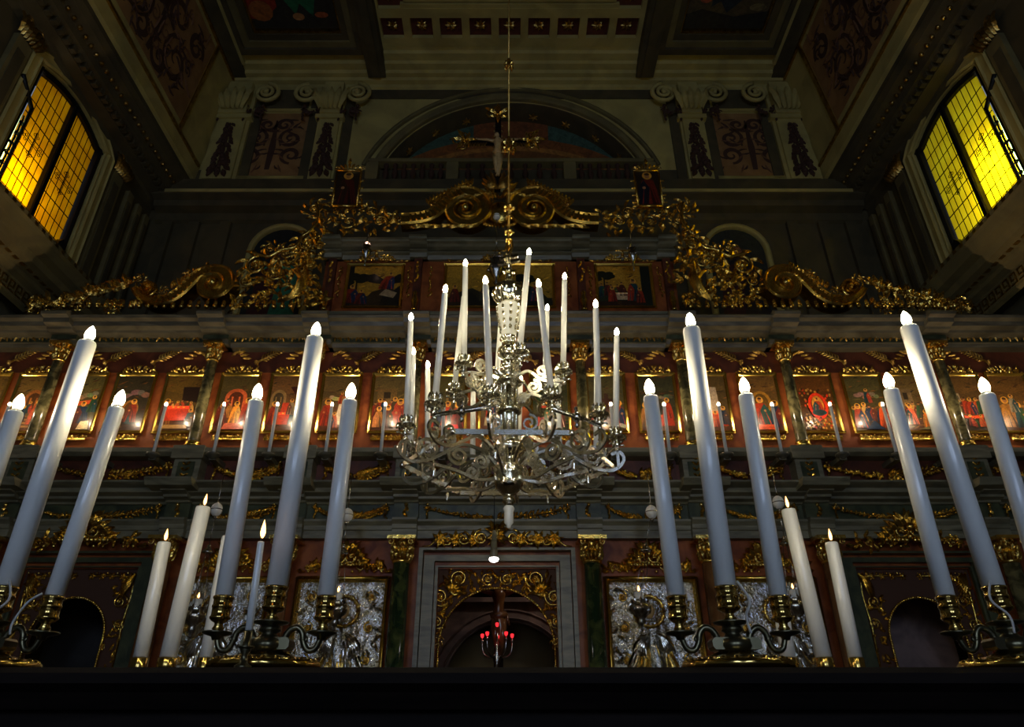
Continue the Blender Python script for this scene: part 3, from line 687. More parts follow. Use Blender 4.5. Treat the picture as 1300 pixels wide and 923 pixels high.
# --- backing walls
DW = .80                                # half width of the royal door hole
ZDT = Z(722)                            # its lintel
mb = MB()
sd = [IX + s * 5.66 for s in (-1, 1)]
SW = .80; ZST = Z(722)
cuts = [XL, sd[0] - SW, sd[0] + SW, IX - DW, IX + DW, sd[1] - SW, sd[1] + SW, XR]
for i in range(0, 8, 2): mb.box(cuts[i], cuts[i + 1], 10.0, 10.25, 0, zA + .1)
for a, b in ((1, 2), (3, 4), (5, 6)): mb.box(cuts[a], cuts[b], 10.0, 10.25, ZDT, zA + .1)
part('lower_wall', mb, red)
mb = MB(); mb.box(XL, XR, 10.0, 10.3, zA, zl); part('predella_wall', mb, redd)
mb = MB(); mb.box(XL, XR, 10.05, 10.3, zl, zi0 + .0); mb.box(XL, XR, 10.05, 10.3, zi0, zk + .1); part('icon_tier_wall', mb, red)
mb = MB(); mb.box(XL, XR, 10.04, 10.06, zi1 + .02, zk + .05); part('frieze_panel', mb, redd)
# --- lower entablature (breaks forward over every column)
def entab(x0, x1, f):
    mb = MB()
    mb.px([(10.02, zA), (9.86 - f, zA), (9.86 - f, zA + .10), (9.84 - f, zA + .11), (9.84 - f, zB - .05), (9.79 - f, zB), (9.79 - f, zB + .03), (9.90 - f, zB + .05), (10.02, zB + .05)], x0, x1)
    mb.px([(10.02, zB), (9.90 - f, zB), (9.90 - f, zC_), (10.02, zC_)], x0, x1, 1)
    a = (zD - zC_)
    mb.px([(10.02, zC_), (9.86 - f, zC_), (9.84 - f, zC_ + a * .12), (9.74 - f, zC_ + a * .2), (9.74 - f, zC_ + a * .36), (9.62 - f, zC_ + a * .46), (9.60 - f, zC_ + a * .7), (9.50 - f, zC_ + a * .82), (9.46 - f, zC_ + a * .9), (9.46 - f, zC_ + a), (10.02, zC_ + a)], x0, x1)
    return mb
part('entablature', entab(XL, XR, 0), [stone, stoned])
for x in COLX: part('entablature_break', entab(x - .17, x + .17, .10), [stone, stoned])
for x in COLX:
    mb = MB(); mb.px([(9.9, zD - .12), (9.36, zD - .10), (9.30, zD - .02), (9.30, zD + .0), (9.9, zD + .0)], x - .32, x + .32)
    part('cornice_block', mb, stone)
# --- predella ledge under the icons, with column plinths
mb = MB(); mb.px([(10.1, zl - .02), (9.80, zl - .02), (9.76, zl), (9.72, zl + .02), (9.72, zl2), (9.80, zl2 + .03), (10.1, zl2 + .03)], XL, XR); part('icon_ledge', mb, stone)
for x in COLX:
    mb = MB(); mb.box(x - .19, x + .19, 9.76, 10.0, zD - .02, zl - .02, 0, .01)
    mb.box(x - .23, x + .23, 9.70, 10.0, zl - .08, zl2 + .03, 0, .01); mb.box(x - .22, x + .22, 9.73, 10.0, zD - .02, zD + .06)
    mb.box(x - .12, x + .12, 9.745, 9.76, zD + .1, zl - .12, 1)
    mb.fr = FR(9.745)
    for k in range(4):
        for q in (-1, 1): mb.leaf(x, zD + .14 + k * .085, .005, PI / 2 + q * .9, .08, .045, 0, .3, 2, 3)
    p = part('plinth', mb, [stone, stoned, gold])
# --- main cornice above the icons
def corn(x0, x1, f):
    mb = MB(); a = zt1 - zt0
    mb.px([(10.1, zk), (9.88 - f, zk), (9.86 - f, zk + .06), (9.82 - f, zt0), (10.1, zt0)], x0, x1, 0)
    mb.px([(10.1, zt0), (9.84 - f, zt0), (9.84 - f, zt0 + a * .30), (10.1, zt0 + a * .30)], x0, x1, 1)
    mb.px([(10.1, zt0 + a * .3), (9.78 - f, zt0 + a * .30), (9.68 - f, zt0 + a * .36), (9.66 - f, zt0 + a * .48), (9.55 - f, zt0 + a * .55), (9.53 - f, zt0 + a * .80), (9.44 - f, zt0 + a * .86), (9.42 - f, zt0 + a), (9.5 - f, zt0 + a + .06), (10.1, zt0 + a + .06)], x0, x1, 0)
    return mb
part('main_cornice', corn(XL, XR, 0), [stonem, stoned])
for x in COLX: part('cornice_break', corn(x - .2, x + .2, .12), [stonem, stoned])
mb = MB(FR(9.83)); 
for i in range(150):
    x = XL + (XR - XL) * (i + .5) / 150; mb.leaf(x, zt0 + .02, 0, PI / 2 + rng.uniform(-.5, .5), .11, .05, rng.uniform(-1, 1), .3, 0, 3)
    mb.bead(x + .05, zt0 + .07, .0, .016, 0, 5, 3)
o = part('gilded_frieze_leaves', mb, oldgold)
# --- icon-tier columns
for x in COLX:
    mb = MB(FR(9.8)); z0, z1 = zl2 + .03, zk
    mb.lathe([(.095, z0 + .06), (.088, z0 + .12), (.088, z0 + .5), (.08, z1 - .30)], (x, 9.80, 0), 14)
    c = part('column', mb, olcol)
    mb = MB(); mb.lathe([(.12, z0), (.12, z0 + .03), (.10, z0 + .045), (.115, z0 + .06), (.10, z0 + .08)], (x, 9.80, 0), 14); obj('base', mb, frameg, c)
    mb = MB(FR(9.8)); mb.capital(x, 9.80, z1 - .30, z1 + .01, .085, .15); obj('capital', mb, gold, c)
# --- lower columns
for i, x in enumerate(COLX):
    mm = {1.275: gcol, 2.85: bcol, 4.47: bcol, 6.87: olcol}[GRID[min(range(4), key=lambda k: abs(abs(x - IX) - GRID[k]))]]
    zc0, zc1 = Z(716, 9.74), Z(683, 9.74)
    mb = MB(); mb.lathe([(.125, .45), (.122, 1.2), (.113, zc0)], (x, 9.74, 0), 18); c = part('column', mb, mm, None, 'dark green veined marble column' if mm is gcol else None)
    mb = MB(FR(9.7)); mb.capital(x, 9.74, zc0, zc1, .115, .19); obj('capital', mb, gold, c)
    mb = MB(); mb.box(x - .2, x + .2, 9.54, 9.98, 0, .34, 0, .01); mb.lathe([(.18, .34), (.18, .38), (.15, .4), (.16, .43), (.13, .46)], (x, 9.74, 0), 16); obj('base', mb, stone, c)
# --- garlands
for k in range(len(COLX) + 1):
    a = COLX[k - 1] if k else XL; b = COLX[k] if k < len(COLX) else XR
    if b - a < .6: continue
    n = 2 if b - a > 2.6 else 1
    for j in range(n):
        mb = MB(FR(9.98))
        x0 = a + .28 + (b - a - .56) * j / n; x1 = a + .28 + (b - a - .56) * (j + 1) / n
        mb.garland(x0 + .06, x1 - .06, zl - .12, .15, .03, 30, .092, rng)
        part('predella_garland', mb, gold)
    for j in range(n):
        mb = MB(FR(9.89))
        x0 = a + .24 + (b - a - .48) * j / n; x1 = a + .24 + (b - a - .48) * (j + 1) / n
        mb.garland(x0 + .05, x1 - .05, zC_ - .05, .14, .03, 32, .075, rng)
        part('frieze_garland', mb, gold)
for x in COLX:
    mb = MB(FR(9.79))
    for k in range(4): mb.leaf(x + rng.uniform(-.02, .02), zC_ - .04 - k * .05, .0, -PI / 2 + rng.uniform(-.6, .6), .09, .06, 0, .3, 0, 3)
    mb.bead(x, zC_ - .03, .02, .03)
    part('gilded_drop', mb, gold)
# --- palm sprays between the icons, above
ICX = []
for g in ((-.80, 0, .80), (1.67, 2.46), (3.27, 4.06), (4.92, 5.70, 6.46), (7.24, 7.98)):
    ICX += list(g)
ICX = sorted([IX + x for x in ICX] + [IX - x for x in ICX if x > .8])
ICX = [x for x in ICX if abs(x) < 8.2]
for i in range(len(ICX) - 1):
    x = (ICX[i] + ICX[i + 1]) / 2; z = zi1 + .30
    mb = MB(FR(10.03)); sg = 1 if x < IX else -1
    if any(abs(x - c) < .12 for c in COLX):
        for q in (-1, 1):
            for k in range(5): mb.leaf(x + q * (.2 + .05 * k), z + .05 * math.sin(k), .01, (0 if q > 0 else PI) + q * (.6 - .2 * k), .14, .06, q * .5, .3, 0, 3)
            mb.bead(x + q * .24, z + .04, .02, .03)
            part('gilt_spray', mb, oldgold); mb = MB(FR(10.03))
        continue
    else:
        mb.tube([mb.P(x - sg * .17 + sg * .36 * t, z - .10 + .22 * t, .02) for t in (0, .3, .6, 1)], [.018, .016, .012, .008], 5)
        for k in range(8):
            t = .15 + k * .11
            for q in (-1, 1): mb.leaf(x - sg * .17 + sg * .36 * t, z - .10 + .22 * t, .015, (.53 if sg > 0 else PI - .53) + q * 1.0, .10 - .004 * k, .035, -q * .4, .3, 0, 3)
        for k in range(4): mb.leaf(x - sg * .16, z - .10, .02, PI + .53 + k * .5 - .7 if sg > 0 else -.53 + k * .5 - .7, .08, .04, 0, .3, 0, 3)
    part('palm_spray', mb, oldgold)
# --- brackets that carry the small candles
for x in ICX:
    mb = MB(); mb.lathe([(.02, -.07), (.05, -.045), (.095, -.02), (.10, 0.0), (.095, .012), (.0, .012)], (x, 9.62, Z(577, 9.62)), 12)
    mb.box(x - .05, x + .05, 9.62, 10.0, Z(577, 9.62) - .08, Z(577, 9.62) - .01)
    part('candle_bracket', mb, stonem)
# --- royal door: marble frame, carved gilt spandrel with rope arch
def door_frame(cx, half, zt, w, col):
    mb = MB(FR(9.99))
    for k, (d, t, o) in enumerate(((0, .16 * w, .05), (.16 * w, .60 * w, .08), (.76 * w, .24 * w, .13))):
        a = half + d + t / 2
        mb.band([(cx - a, .0), (cx - a, zt + d + t / 2), (cx + a, zt + d + t / 2), (cx + a, .0)], 0, o, t, 0, .0)
    return part('door_frame', mb, col)
door_frame(IX, DW - .0, ZDT, .27, stone)
for c in sd: door_frame(c, SW - .02, ZST, .22, stoned)
def spandrel(cx, half, zt, r, zc, sc):
    mb = MB(); n = 20
    pts = [(cx - half, .3), (cx - half, zt), (cx + half, zt), (cx + half, .3), (cx + r, .3)] + [(cx + r * math.cos(PI * i / n), zc + r * math.sin(PI * i / n)) for i in range(n + 1)] + [(cx - r, .3)]
    mb.py(pts, 10.06, 10.12); s_ = part('door_spandrel', mb, brownp)
    mb = MB(FR(10.05)); rope = [(cx + r, .35), (cx + r, zc)] + [(cx + r * math.cos(PI * i / 24), zc + r * math.sin(PI * i / 24)) for i in range(1, 24)] + [(cx - r, zc), (cx - r, .35)]
    L = []
    for a, b in zip(rope, rope[1:]):
        m = max(1, int(math.hypot(b[0] - a[0], b[1] - a[1]) / .028))
        for i in range(m): L.append((a[0] + (b[0] - a[0]) * i / m, a[1] + (b[1] - a[1]) * i / m))
    for x, z in L: mb.ball(mb.P(x, z, .02), .021, 6, 4)
    obj('rope_moulding', mb, gold, s_)
    return s_
RR, RZ = .765, H + .955
sp_ = spandrel(IX, DW, ZDT, RR, RZ, 1)
mb = MB(FR(10.055)); r2 = random.Random(5)
for (px, py, pr) in ((583, 735, 11), (619, 735, 7), (559, 758, 10), (555, 790, 7), (553, 815, 6)):
    c = at(px, py, 10.05); rr = pr / 895 * 10
    for q in (-1, 1):
        x = IX + q * abs(c.x - at(631, py, 10.05).x)
        mb.spiral(x, c.z, .0, rr * 1.15, 2.0, PI / 2 * q + 1, q, rr * .13); mb.rosette(x, c.z, .02, rr * .55, 0, 7)
        for k in range(7): mb.leaf(x + rr * 1.2 * math.cos(k * .9), c.z + rr * 1.2 * math.sin(k * .9), .0, k * .9 + q * 1.2, rr * 1.1, rr * .5, q * .6, .3, 0, 4)
for q in (-1, 1):
    mb.tube([mb.P(IX + q * x, ZDT + z, .02) for x, z in ((.74, -.08), (.66, -.25), (.58, -.34), (.46, -.30), (.40, -.2))], [.012, .02, .022, .018, .01], 5)
    for k in range(6): mb.leaf(IX + q * .6, ZDT - .3, .02, PI / 2 + q * (-.9 + .5 * k), .2, .06, q * .3, .25, 0, 4)
    for k in range(90):
        a = r2.uniform(.02, 1.55); rr = r2.uniform(.81, 1.1)
        x, z = rr * math.cos(a), RZ + rr * math.sin(a)
        if x < DW - .03 and z < ZDT - .04: mb.leaf(IX + q * x, z, 0, r2.uniform(0, 6.3), .09, .045, r2.uniform(-.8, .8), .3, 0, 3)
obj('carved_scrollwork', mb, gold, sp_)
for c in sd:
    s_ = spandrel(c, SW, ZST, .5, H + .98 + .12, .8)
    for q in (-1, 1):
        mb = MB(FR(10.055))
        for k in range(5): mb.rosette(c + q * (.12 + .14 * k), ZST - .09, .01, .06, 0, 6); mb.bead(c + q * (.19 + .14 * k), ZST - .05, .02, .018)
        for k in range(9): mb.leaf(c + q * .74, ZST - .06, .01, PI + .45 * 1 + .1 * k if q > 0 else -.45 - .1 * k, .16 + .03 * k, .045, 0, .2, 0, 4)
        mb.spiral(c + q * .60, ZST - .42, 0, .1, 1.8, 0, q); mb.spiral(c + q * .66, ZST - .7, 0, .08, 1.8, 0, -q)
        for k in range(34):
            x, z = r2.uniform(.50, .76), ZST - r2.uniform(.08, 1.2)
            if math.hypot(x, z - (H + 1.1)) > .53: mb.leaf(c + q * x, z, 0, r2.uniform(0, 6.3), .1, .05, r2.uniform(-.8, .8), .3, 0, 3)
        mb.tube([mb.P(c + q * x, ZST + z, .01) for x, z in ((.08, -.09), (.4, -.08), (.7, -.1), (.73, -.3), (.7, -.7), (.72, -1.25))], .016, 5); obj('carved_scrollwork', mb, gold, s_)
# --- gilt crests over the doors
mb = MB(FR(9.84)); zz = Z(696, 9.84)
for q in (-1, 1):
    for k, (dx, r) in enumerate(((.22, .11), (.46, .10), (.68, .085))):
        mb.spiral(IX + q * dx, zz + .14 - .02 * k, 0, r, 1.7, PI / 2, q if k % 2 else -q); mb.rosette(IX + q * dx, zz + .14 - .02 * k, .02, r * .5, 0, 6)
        for j in range(7): mb.leaf(IX + q * (dx + .1), zz + .12, 0, j * .9, .14, .06, q * .5, .3, 0, 4)
    mb.tube([mb.P(IX + q * x, zz + z, .015) for x, z in ((.76, .2), (.84, .1), (.92, .03), (1.02, .02))], [.012, .016, .014, .008], 5)
    for a in (.5, 1.0): mb.leaf(IX, zz + .18, .05, PI / 2 + q * a, .2, .08, q * .5, .3, 0, 4); mb.leaf(IX, zz + .18, .05, -PI / 2 + q * a, .2, .07, q * .5, .3, 0, 4)
    mb.leaf(IX + q * .02, zz + .22, .08, PI / 2 - q * .5 + (PI if q > 0 else 0) * 0, .16, .06, 0, .3)
mb.tube([mb.P(IX, zz + .06, .1), mb.P(IX, zz + .3, .12)], .024); mb.tube([mb.P(IX - .11, zz + .22, .11), mb.P(IX + .11, zz + .22, .11)], .02)
part('door_crest', mb, gold)
for c in sd:
    mb = MB(FR(9.86)); mb.crest(c, Z(696, 9.86) - .0, 1.7, .36, 0, rng); mb.crest(c, Z(690, 9.86), .7, .5, .05, rng)
    for k in range(30): mb.leaf(c + rng.uniform(-.75, .75), Z(696, 9.86) + rng.uniform(.0, .18), .01, rng.uniform(0, 6.3), .12, .06, rng.uniform(-1, 1), .3, 0, 3)
    part('door_crest', mb, gold)
# --- gilt crests over the four silver icons
SILX = [IX - 3.66, IX - 2.07, IX + 2.07, IX + 3.66]
zs1 = Z(733)
for c in SILX:
    mb = MB(FR(9.97)); mb.crest(c, zs1 + .05, 1.25, .3, 0, rng); mb.crest(c, zs1 + .12, .5, .42, .04, rng)
    for q in (-1, 1):
        mb.spiral(c + q * .5, zs1 + .13, 0, .07, 1.5, PI / 2, q)
        for k in range(14): mb.leaf(c + q * rng.uniform(.12, .6), zs1 + rng.uniform(.05, .16), .01, rng.uniform(.2, 2.9), .13, .055, rng.uniform(-1, 1), .3, 0, 3)
    part('icon_crest', mb, gold)
# =================================================================== upper tier
UX = 3.0; zu0 = zt1; zu1 = Z(332); zu2 = Z(303, 9.7)
mb = MB(); mb.box(IX - UX, IX + UX, 10.0, 10.35, zu0 - .1, zu1 + .1); part('upper_wall', mb, red)
mb = MB(); mb.box(IX - UX, IX + UX, 9.82, 10.3, zu0 - .1, Z(395, 9.82), 0); mb.box(IX - UX - .15, IX + UX + .15, 9.9, 10.3, zu0 - .1, Z(400, 9.9), 0); part('upper_plinth', mb, stone)
def ucorn(x0, x1, f):
    mb = MB(); a = zu2 - zu1
    mb.px([(10.3, zu1), (9.94 - f, zu1), (9.92 - f, zu1 + a * .28), (9.86 - f, zu1 + a * .36), (9.86 - f, zu1 + a * .42), (10.3, zu1 + a * .42)], x0, x1, 0)
    mb.px([(10.3, zu1 + a * .42), (9.93 - f, zu1 + a * .42), (9.93 - f, zu1 + a * .62), (10.3, zu1 + a * .62)], x0, x1, 1)
    mb.px([(10.3, zu1 + a * .6), (9.88 - f, zu1 + a * .60), (9.80 - f, zu1 + a * .66), (9.76 - f, zu1 + a * .76), (9.70 - f, zu1 + a * .8), (9.70 - f, zu1 + a * .96), (9.66 - f, zu1 + a), (10.3, zu1 + a)], x0, x1, 0)
    return mb
part('upper_cornice', ucorn(IX - UX - .05, IX + UX + .05, 0), [stone, stoned])
for s_ in (-2.86, -1.39, 1.39, 2.86):
    x = IX + s_
    part('upper_cornice_break', ucorn(x - .15, x + .15, .08), [stone, stoned])
    mb = MB(); mb.box(x - .065, x + .065, 9.9, 10.0, zu0, zu1, 0, .01); p = part('upper_pilaster', mb, redd)
    mb = MB(FR(9.9)); z = zu1 - .1
    for k in range(4): mb.leaf(x + rng.uniform(-.015, .015), z - k * .1, 0, -PI / 2 + rng.uniform(-.4, .4), .12, .06, 0, .3, 0, 3)
    mb.bead(x, z, .02, .03)
    mb.lathe([(.045, 0), (.05, .03), (.03, .06), (.06, .18), (.045, .26), (.03, .3), (.045, .34), (.0, .4)], (x, 9.82, Z(394, 9.82)), 8)
    obj('gilded_drop', mb, gold, p)
for s_ in (-2.72, -1.535, -1.17, 1.17, 1.535, 2.72):
    mb = MB(FR(9.98)); x = IX + s_
    for k in range(9): mb.leaf(x + rng.uniform(-.02, .02), zu1 - .12 - k * .07, 0, -PI / 2 + rng.uniform(-.6, .6), .085, .04, 0, .3, 0, 3); mb.bead(x + rng.uniform(-.02, .02), zu1 - .15 - k * .07, .02, .018)
    part('side_drop', mb, gold)
for c in (IX - 2.12, IX, IX + 2.12):
    mb = MB(FR(9.97)); mb.crest(c, Z(334.2), 1.8 if c == IX else 1.1, .24, 0, rng); mb.crest(c, Z(334.2), .5, .34, .03, rng); part('upper_crest', mb, gold)
# --- scrolls crowning the upper tier
def pts_px(L, q=1, Y=9.9):
    out = []
    for px, py in L:
        p = at(px, py, Y); x = p.x - at(631, py, Y).x
        out.append((IX + (x if q > 0 else -x), p.z))
    return out
TX = lambda px, py, q, Y=9.9: pts_px([(px, py)], q, Y)[0]
for q in (1, -1):
    c = TX(588, 272, q); base = smooth(pts_px([(507, 285), (525, 284), (545, 279), (560, 267), (572, 256), (586, 250)], q), 6)
    r = TX(588, 250, q)[1] - c[1]
    sg = 1 if q > 0 else -1
    vol = sppts(c[0], c[1], r, 2.0, PI / 2, -sg, 44, .12)
    w = [.26] * len(base) + [.26 - .20 * i / 44 for i in range(45)]
    mb = MB(FR(9.95)); mb.band(base + vol[1:], 0, .22, w[:len(base) + 44]); mb.bead(c[0], c[1], .24, .07)
    for i in range(4, len(base) - 2, 2): mb.band([base[i], tuple(.35 * a + .65 * b for a, b in zip(base[i], base[i + 1]))], .2, .27, .11, 0, 0)
    p = part('crowning_scroll', mb, gold)
    mb = MB(FR(9.80))
    for i in range(12):
        x, z = TX(545 + i * 4.5, 266 - i * 2.2, q)
        for a in (.3, 1.1): mb.leaf(x, z, 0, (PI / 2 + sg * (a - .3)), .2, .09, -sg * .6, .3, 0, 4)
        mb.bead(x, z, .04, .035)
    for i in range(7):
        x, z = TX(518 + i * 11, 296 - (i % 2), q); mb.leaf(x, z, .06, 0 if sg > 0 else PI, .3, .1, sg * .25, .2, 0, 5)
    mb.fr = FR(9.9)
    for (px, py, rr) in ((480, 283, .16), (468, 270, .14), (440, 283, .15), (425, 270, .12), (452, 262, .1), (497, 278, .1)):
        x, z = TX(px, py, q); mb.spiral(x, z, 0, rr, 1.5, rng.uniform(0, 6), sg); mb.rosette(x, z, .03, rr * .5, 0, 6)
        for k in range(7): mb.leaf(x + rr * math.cos(k), z + rr * math.sin(k), .0, k + sg * .8, rr * 1.3, rr * .5, sg * .6, .3, 0, 4)
    for k in range(20): x, z = TX(rng.uniform(412, 505), rng.uniform(268, 298), q); mb.leaf(x, z, 0, rng.uniform(0, 6.3), .16, .08, rng.uniform(-1, 1), .3, 0, 3)
    obj('scroll_leaves', mb, gold, p)
    # the great falling side scrolls
    Y = 9.85; YF = 9.85
    mb = MB(FR(YF)); c = TX(272, 366, q, Y); r = TX(272, 348.5, q, Y)[1] - c[1]
    base = smooth(pts_px([(172, 371), (180, 381), (194, 387), (214, 386), (231, 376), (246, 361), (258, 352), (272, 348.5)], q, Y), 6)
    vol = sppts(c[0], c[1], r, 2.0, PI / 2, -sg, 44, .12)
    w = [.10 + .12 * min(1, i / 20) for i in range(len(base))] + [.22 - .16 * i / 44 for i in range(45)]
    mb.band(base + vol[1:], -.12, .16, w[:len(base) + 44]); mb.bead(c[0], c[1], .18, .07)
    n = len(base)
    for i in range(12, n - 1, 2): mb.band([base[i], tuple(.3 * a + .7 * b for a, b in zip(base[i], base[i + 1]))], .14, .20, .10, 0, 0)
    c2 = TX(187, 368, q, Y); mb.spiral(c2[0], c2[1], 0, .15, 1.8, -PI / 2, sg, .03)
    mb.band(sppts(c2[0], c2[1], .14, 1.4, PI, sg, 20, .2), -.05, .1, .06)
    p = part('falling_scroll', mb, gold)
    mb = MB(FR(YF - .05))
    for (px, py, rr, d) in ((325, 341, .20, 1), (347, 352, .14, -1), (388, 312, .17, 1), (398, 268, .14, -1), (406, 283, .10, 1), (362, 325, .13, -1), (342, 318, .10, 1), (374, 336, .12, -1), (388, 340, .09, 1), (310, 360, .11, -1), (330, 380, .08, 1), (240, 352, .08, 1), (177, 357, .07, 1), (142, 393, .08, -1), (205, 372, .06, -1), (72, 392, .07, 1), (100, 390, .07, -1), (52, 394, .06, 1)):
        x, z = TX(px, py, q, Y); mb.spiral(x, z, 0, rr, 1.7, PI / 2, sg * d, rr * .17); mb.rosette(x, z, .03, rr * .55, 0, 7)
        for k in range(8): mb.leaf(x + rr * math.cos(k * .8), z + rr * math.sin(k * .8), 0, k * .8 + sg * d * .9, rr * 1.3, rr * .55, sg * d * .7, .3, 0, 4)
    for k in range(9):       # the broad acanthus fan
        x, z = TX(352 + k * 1.5, 388 - k * .4, q, Y); a = .12 + k * .1; mb.leaf(x, z, .05, a if sg > 0 else PI - a, .62 + .02 * k, .09, sg * (1.25 - .05 * k), .14, 0, 8)
    for k in range(6): x, z = TX(383, 373 - k * 2, q, Y); a = 1.5 + .12 * k; mb.leaf(x, z, .08, a if sg > 0 else PI - a, .34, .07, sg * .5, .2, 0, 6)
    st = smooth(pts_px([(400, 262), (402, 282), (393, 297), (382, 305), (373, 318), (356, 322), (340, 330), (318, 325)], q, Y), 5)
    mb.tube([mb.P(x, z, .05) for x, z in st], [.035] * len(st), 6)
    st = smooth(pts_px([(166, 362), (150, 368), (135, 371), (120, 374), (108, 383), (92, 381), (76, 389), (60, 387), (42, 394)], q, Y), 4)
    mb.tube([mb.P(x, z, .03) for x, z in st], [.022] * len(st), 6)
    for i, (x, z) in enumerate(st):
        for a in (rng.uniform(.3, 1.6), rng.uniform(-1.4, -.3)): mb.leaf(x + rng.uniform(-.06, .06), z + rng.uniform(-.03, .03), rng.uniform(0, .05), (PI + a if sg > 0 else -a), rng.uniform(.12, .27), .085, -.6 * a, .35, 0, 4)
        if i % 2: mb.bead(x + rng.uniform(-.1, .1), z + rng.uniform(-.05, .12), .05, .035, 0, 6, 4)
    def inside(px, py): return py > 395 - (px - 288) * (1.05 if px < 345 else .0) - (0 if px < 345 else 57 + (px - 345) * .85)
    k = 0
    while k < 110:
        px, py = rng.uniform(288, 408), rng.uniform(285, 390)
        if not inside(px, py): continue
        k += 1; x, z = TX(px, py, q, Y); mb.leaf(x, z, rng.uniform(-.04, .06), rng.uniform(0, 6.3), rng.uniform(.12, .26), .09, rng.uniform(-1.2, 1.2), .3, 0, 4)
        if k % 3 == 0: mb.bead(x + .03, z, .06, .03, 0, 6, 4)
    for i in range(34): x, z = TX(40 + i * 10.6, 393, q, Y); mb.bead(x, z, .05, .045, 0, 6, 4); mb.leaf(x, z, .05, PI / 2, .13, .08, 0, .3, 0, 3)
    for k in range(26): x, z = TX(rng.uniform(30, 170), rng.uniform(384, 396), q, Y); mb.leaf(x, z, 0, rng.uniform(.2, 2.9), .17, .08, rng.uniform(-1, 1), .3, 0, 3)
    for k in range(16): x, z = TX(rng.uniform(215, 262), rng.uniform(347, 362) + 0, q, Y); x2, z2 = TX(262 - (262 - 215) * (k / 15), 348 + 26 * (k / 15), q, Y); mb.leaf(x2, z2 + .08, 0, PI / 2 + rng.uniform(-.6, .6), .15, .07, rng.uniform(-1, 1), .3, 0, 3)
    obj('scroll_leaves', mb, gold, p)
# central shield between the scrolls
mb = MB(FR(9.85)); c = TX(631, 273, 1)
mb.ball((c[0], 9.86, c[1]), .26, 14, 8, (.95, .45, 1.0)); 
for q in (-1, 1):
    mb.spiral(c[0] + q * .2, c[1] + .22, .06, .1, 1.6, PI / 2, q)
    for k in range(7): mb.leaf(c[0] + q * (.06 + .05 * k), c[1] + .3, .05, PI / 2 - q * (.2 + .25 * k), .26, .09, -q * .7, .3, 0, 4); mb.leaf(c[0] + q * .04 * k, c[1] - .26, .03, -PI / 2 + q * .25 * k, .12, .06, 0, .3, 0, 3)
    mb.leaf(c[0], c[1] + .34, .0, PI / 2 + q * .9, .5, .12, -q * .4, .2, 0, 6)
part('central_shield', mb, gold)
# =================================================================== PICTURES
def fig(mb, x, z, ht, robe, mantle, o, lean=0.0, halo=True, w=.34):
    W = ht * w
    mb.poly([(x - W * .75, z), (x + W * .75, z), (x + W * .6 + lean * .4, z + ht * .45), (x + W * .42 + lean, z + ht * .74), (x + lean, z + ht * .80), (x - W * .42 + lean, z + ht * .74), (x - W * .6 + lean * .4, z + ht * .45)], robe, o)
    s = 1 if (int(abs(x) * 977) % 2) else -1
    mb.poly([(x + s * W * .1, z), (x + s * W * .8, z), (x + s * W * .66 + lean * .5, z + ht * .5), (x + s * W * .3 + lean, z + ht * .76), (x + lean - s * W * .1, z + ht * .5)], mantle, o + .0006)
    dk = tuple(c * .5 for c in robe)
    mb.poly([(x - s * W * .45, z + .0), (x - s * W * .25, z), (x - s * W * .12 + lean * .5, z + ht * .6)], dk, o + .0007)
    for t in (-.55, -.2, .2, .55):
        mb.poly([(x + W * t, z), (x + W * (t + .09), z + .0), (x + W * t * .5 + lean * .6, z + ht * (.62 - .1 * abs(t)))], tuple(c * (.45 if t * s < .3 else 1.35) for c in robe), o + .0009)
    hx, hz = x + lean * 1.15, z + ht * .89
    if halo: mb.disc(hx, hz, ht * .12, (.80, .58, .20), o + .0005, 12)
    mb.disc(hx, hz, ht * .068, (.62, .42, .26), o + .0012, 9, ht * .09); mb.disc(hx, hz + ht * .05, ht * .07, (.22, .13, .07), o + .0014, 8, ht * .045)
    mb.disc(x + s * W * .3 + lean * .6, z + ht * .5, ht * .045, (.62, .42, .26), o + .0013, 7)
REDS = [(.56, .18, .08), (.46, .14, .07), (.62, .27, .12), (.38, .13, .08)]
BLUE = [(.08, .16, .26), (.10, .22, .24), (.14, .18, .30)]
MISC = [(.16, .28, .16), (.55, .36, .14), (.30, .14, .10), (.68, .52, .26), (.24, .20, .12)]
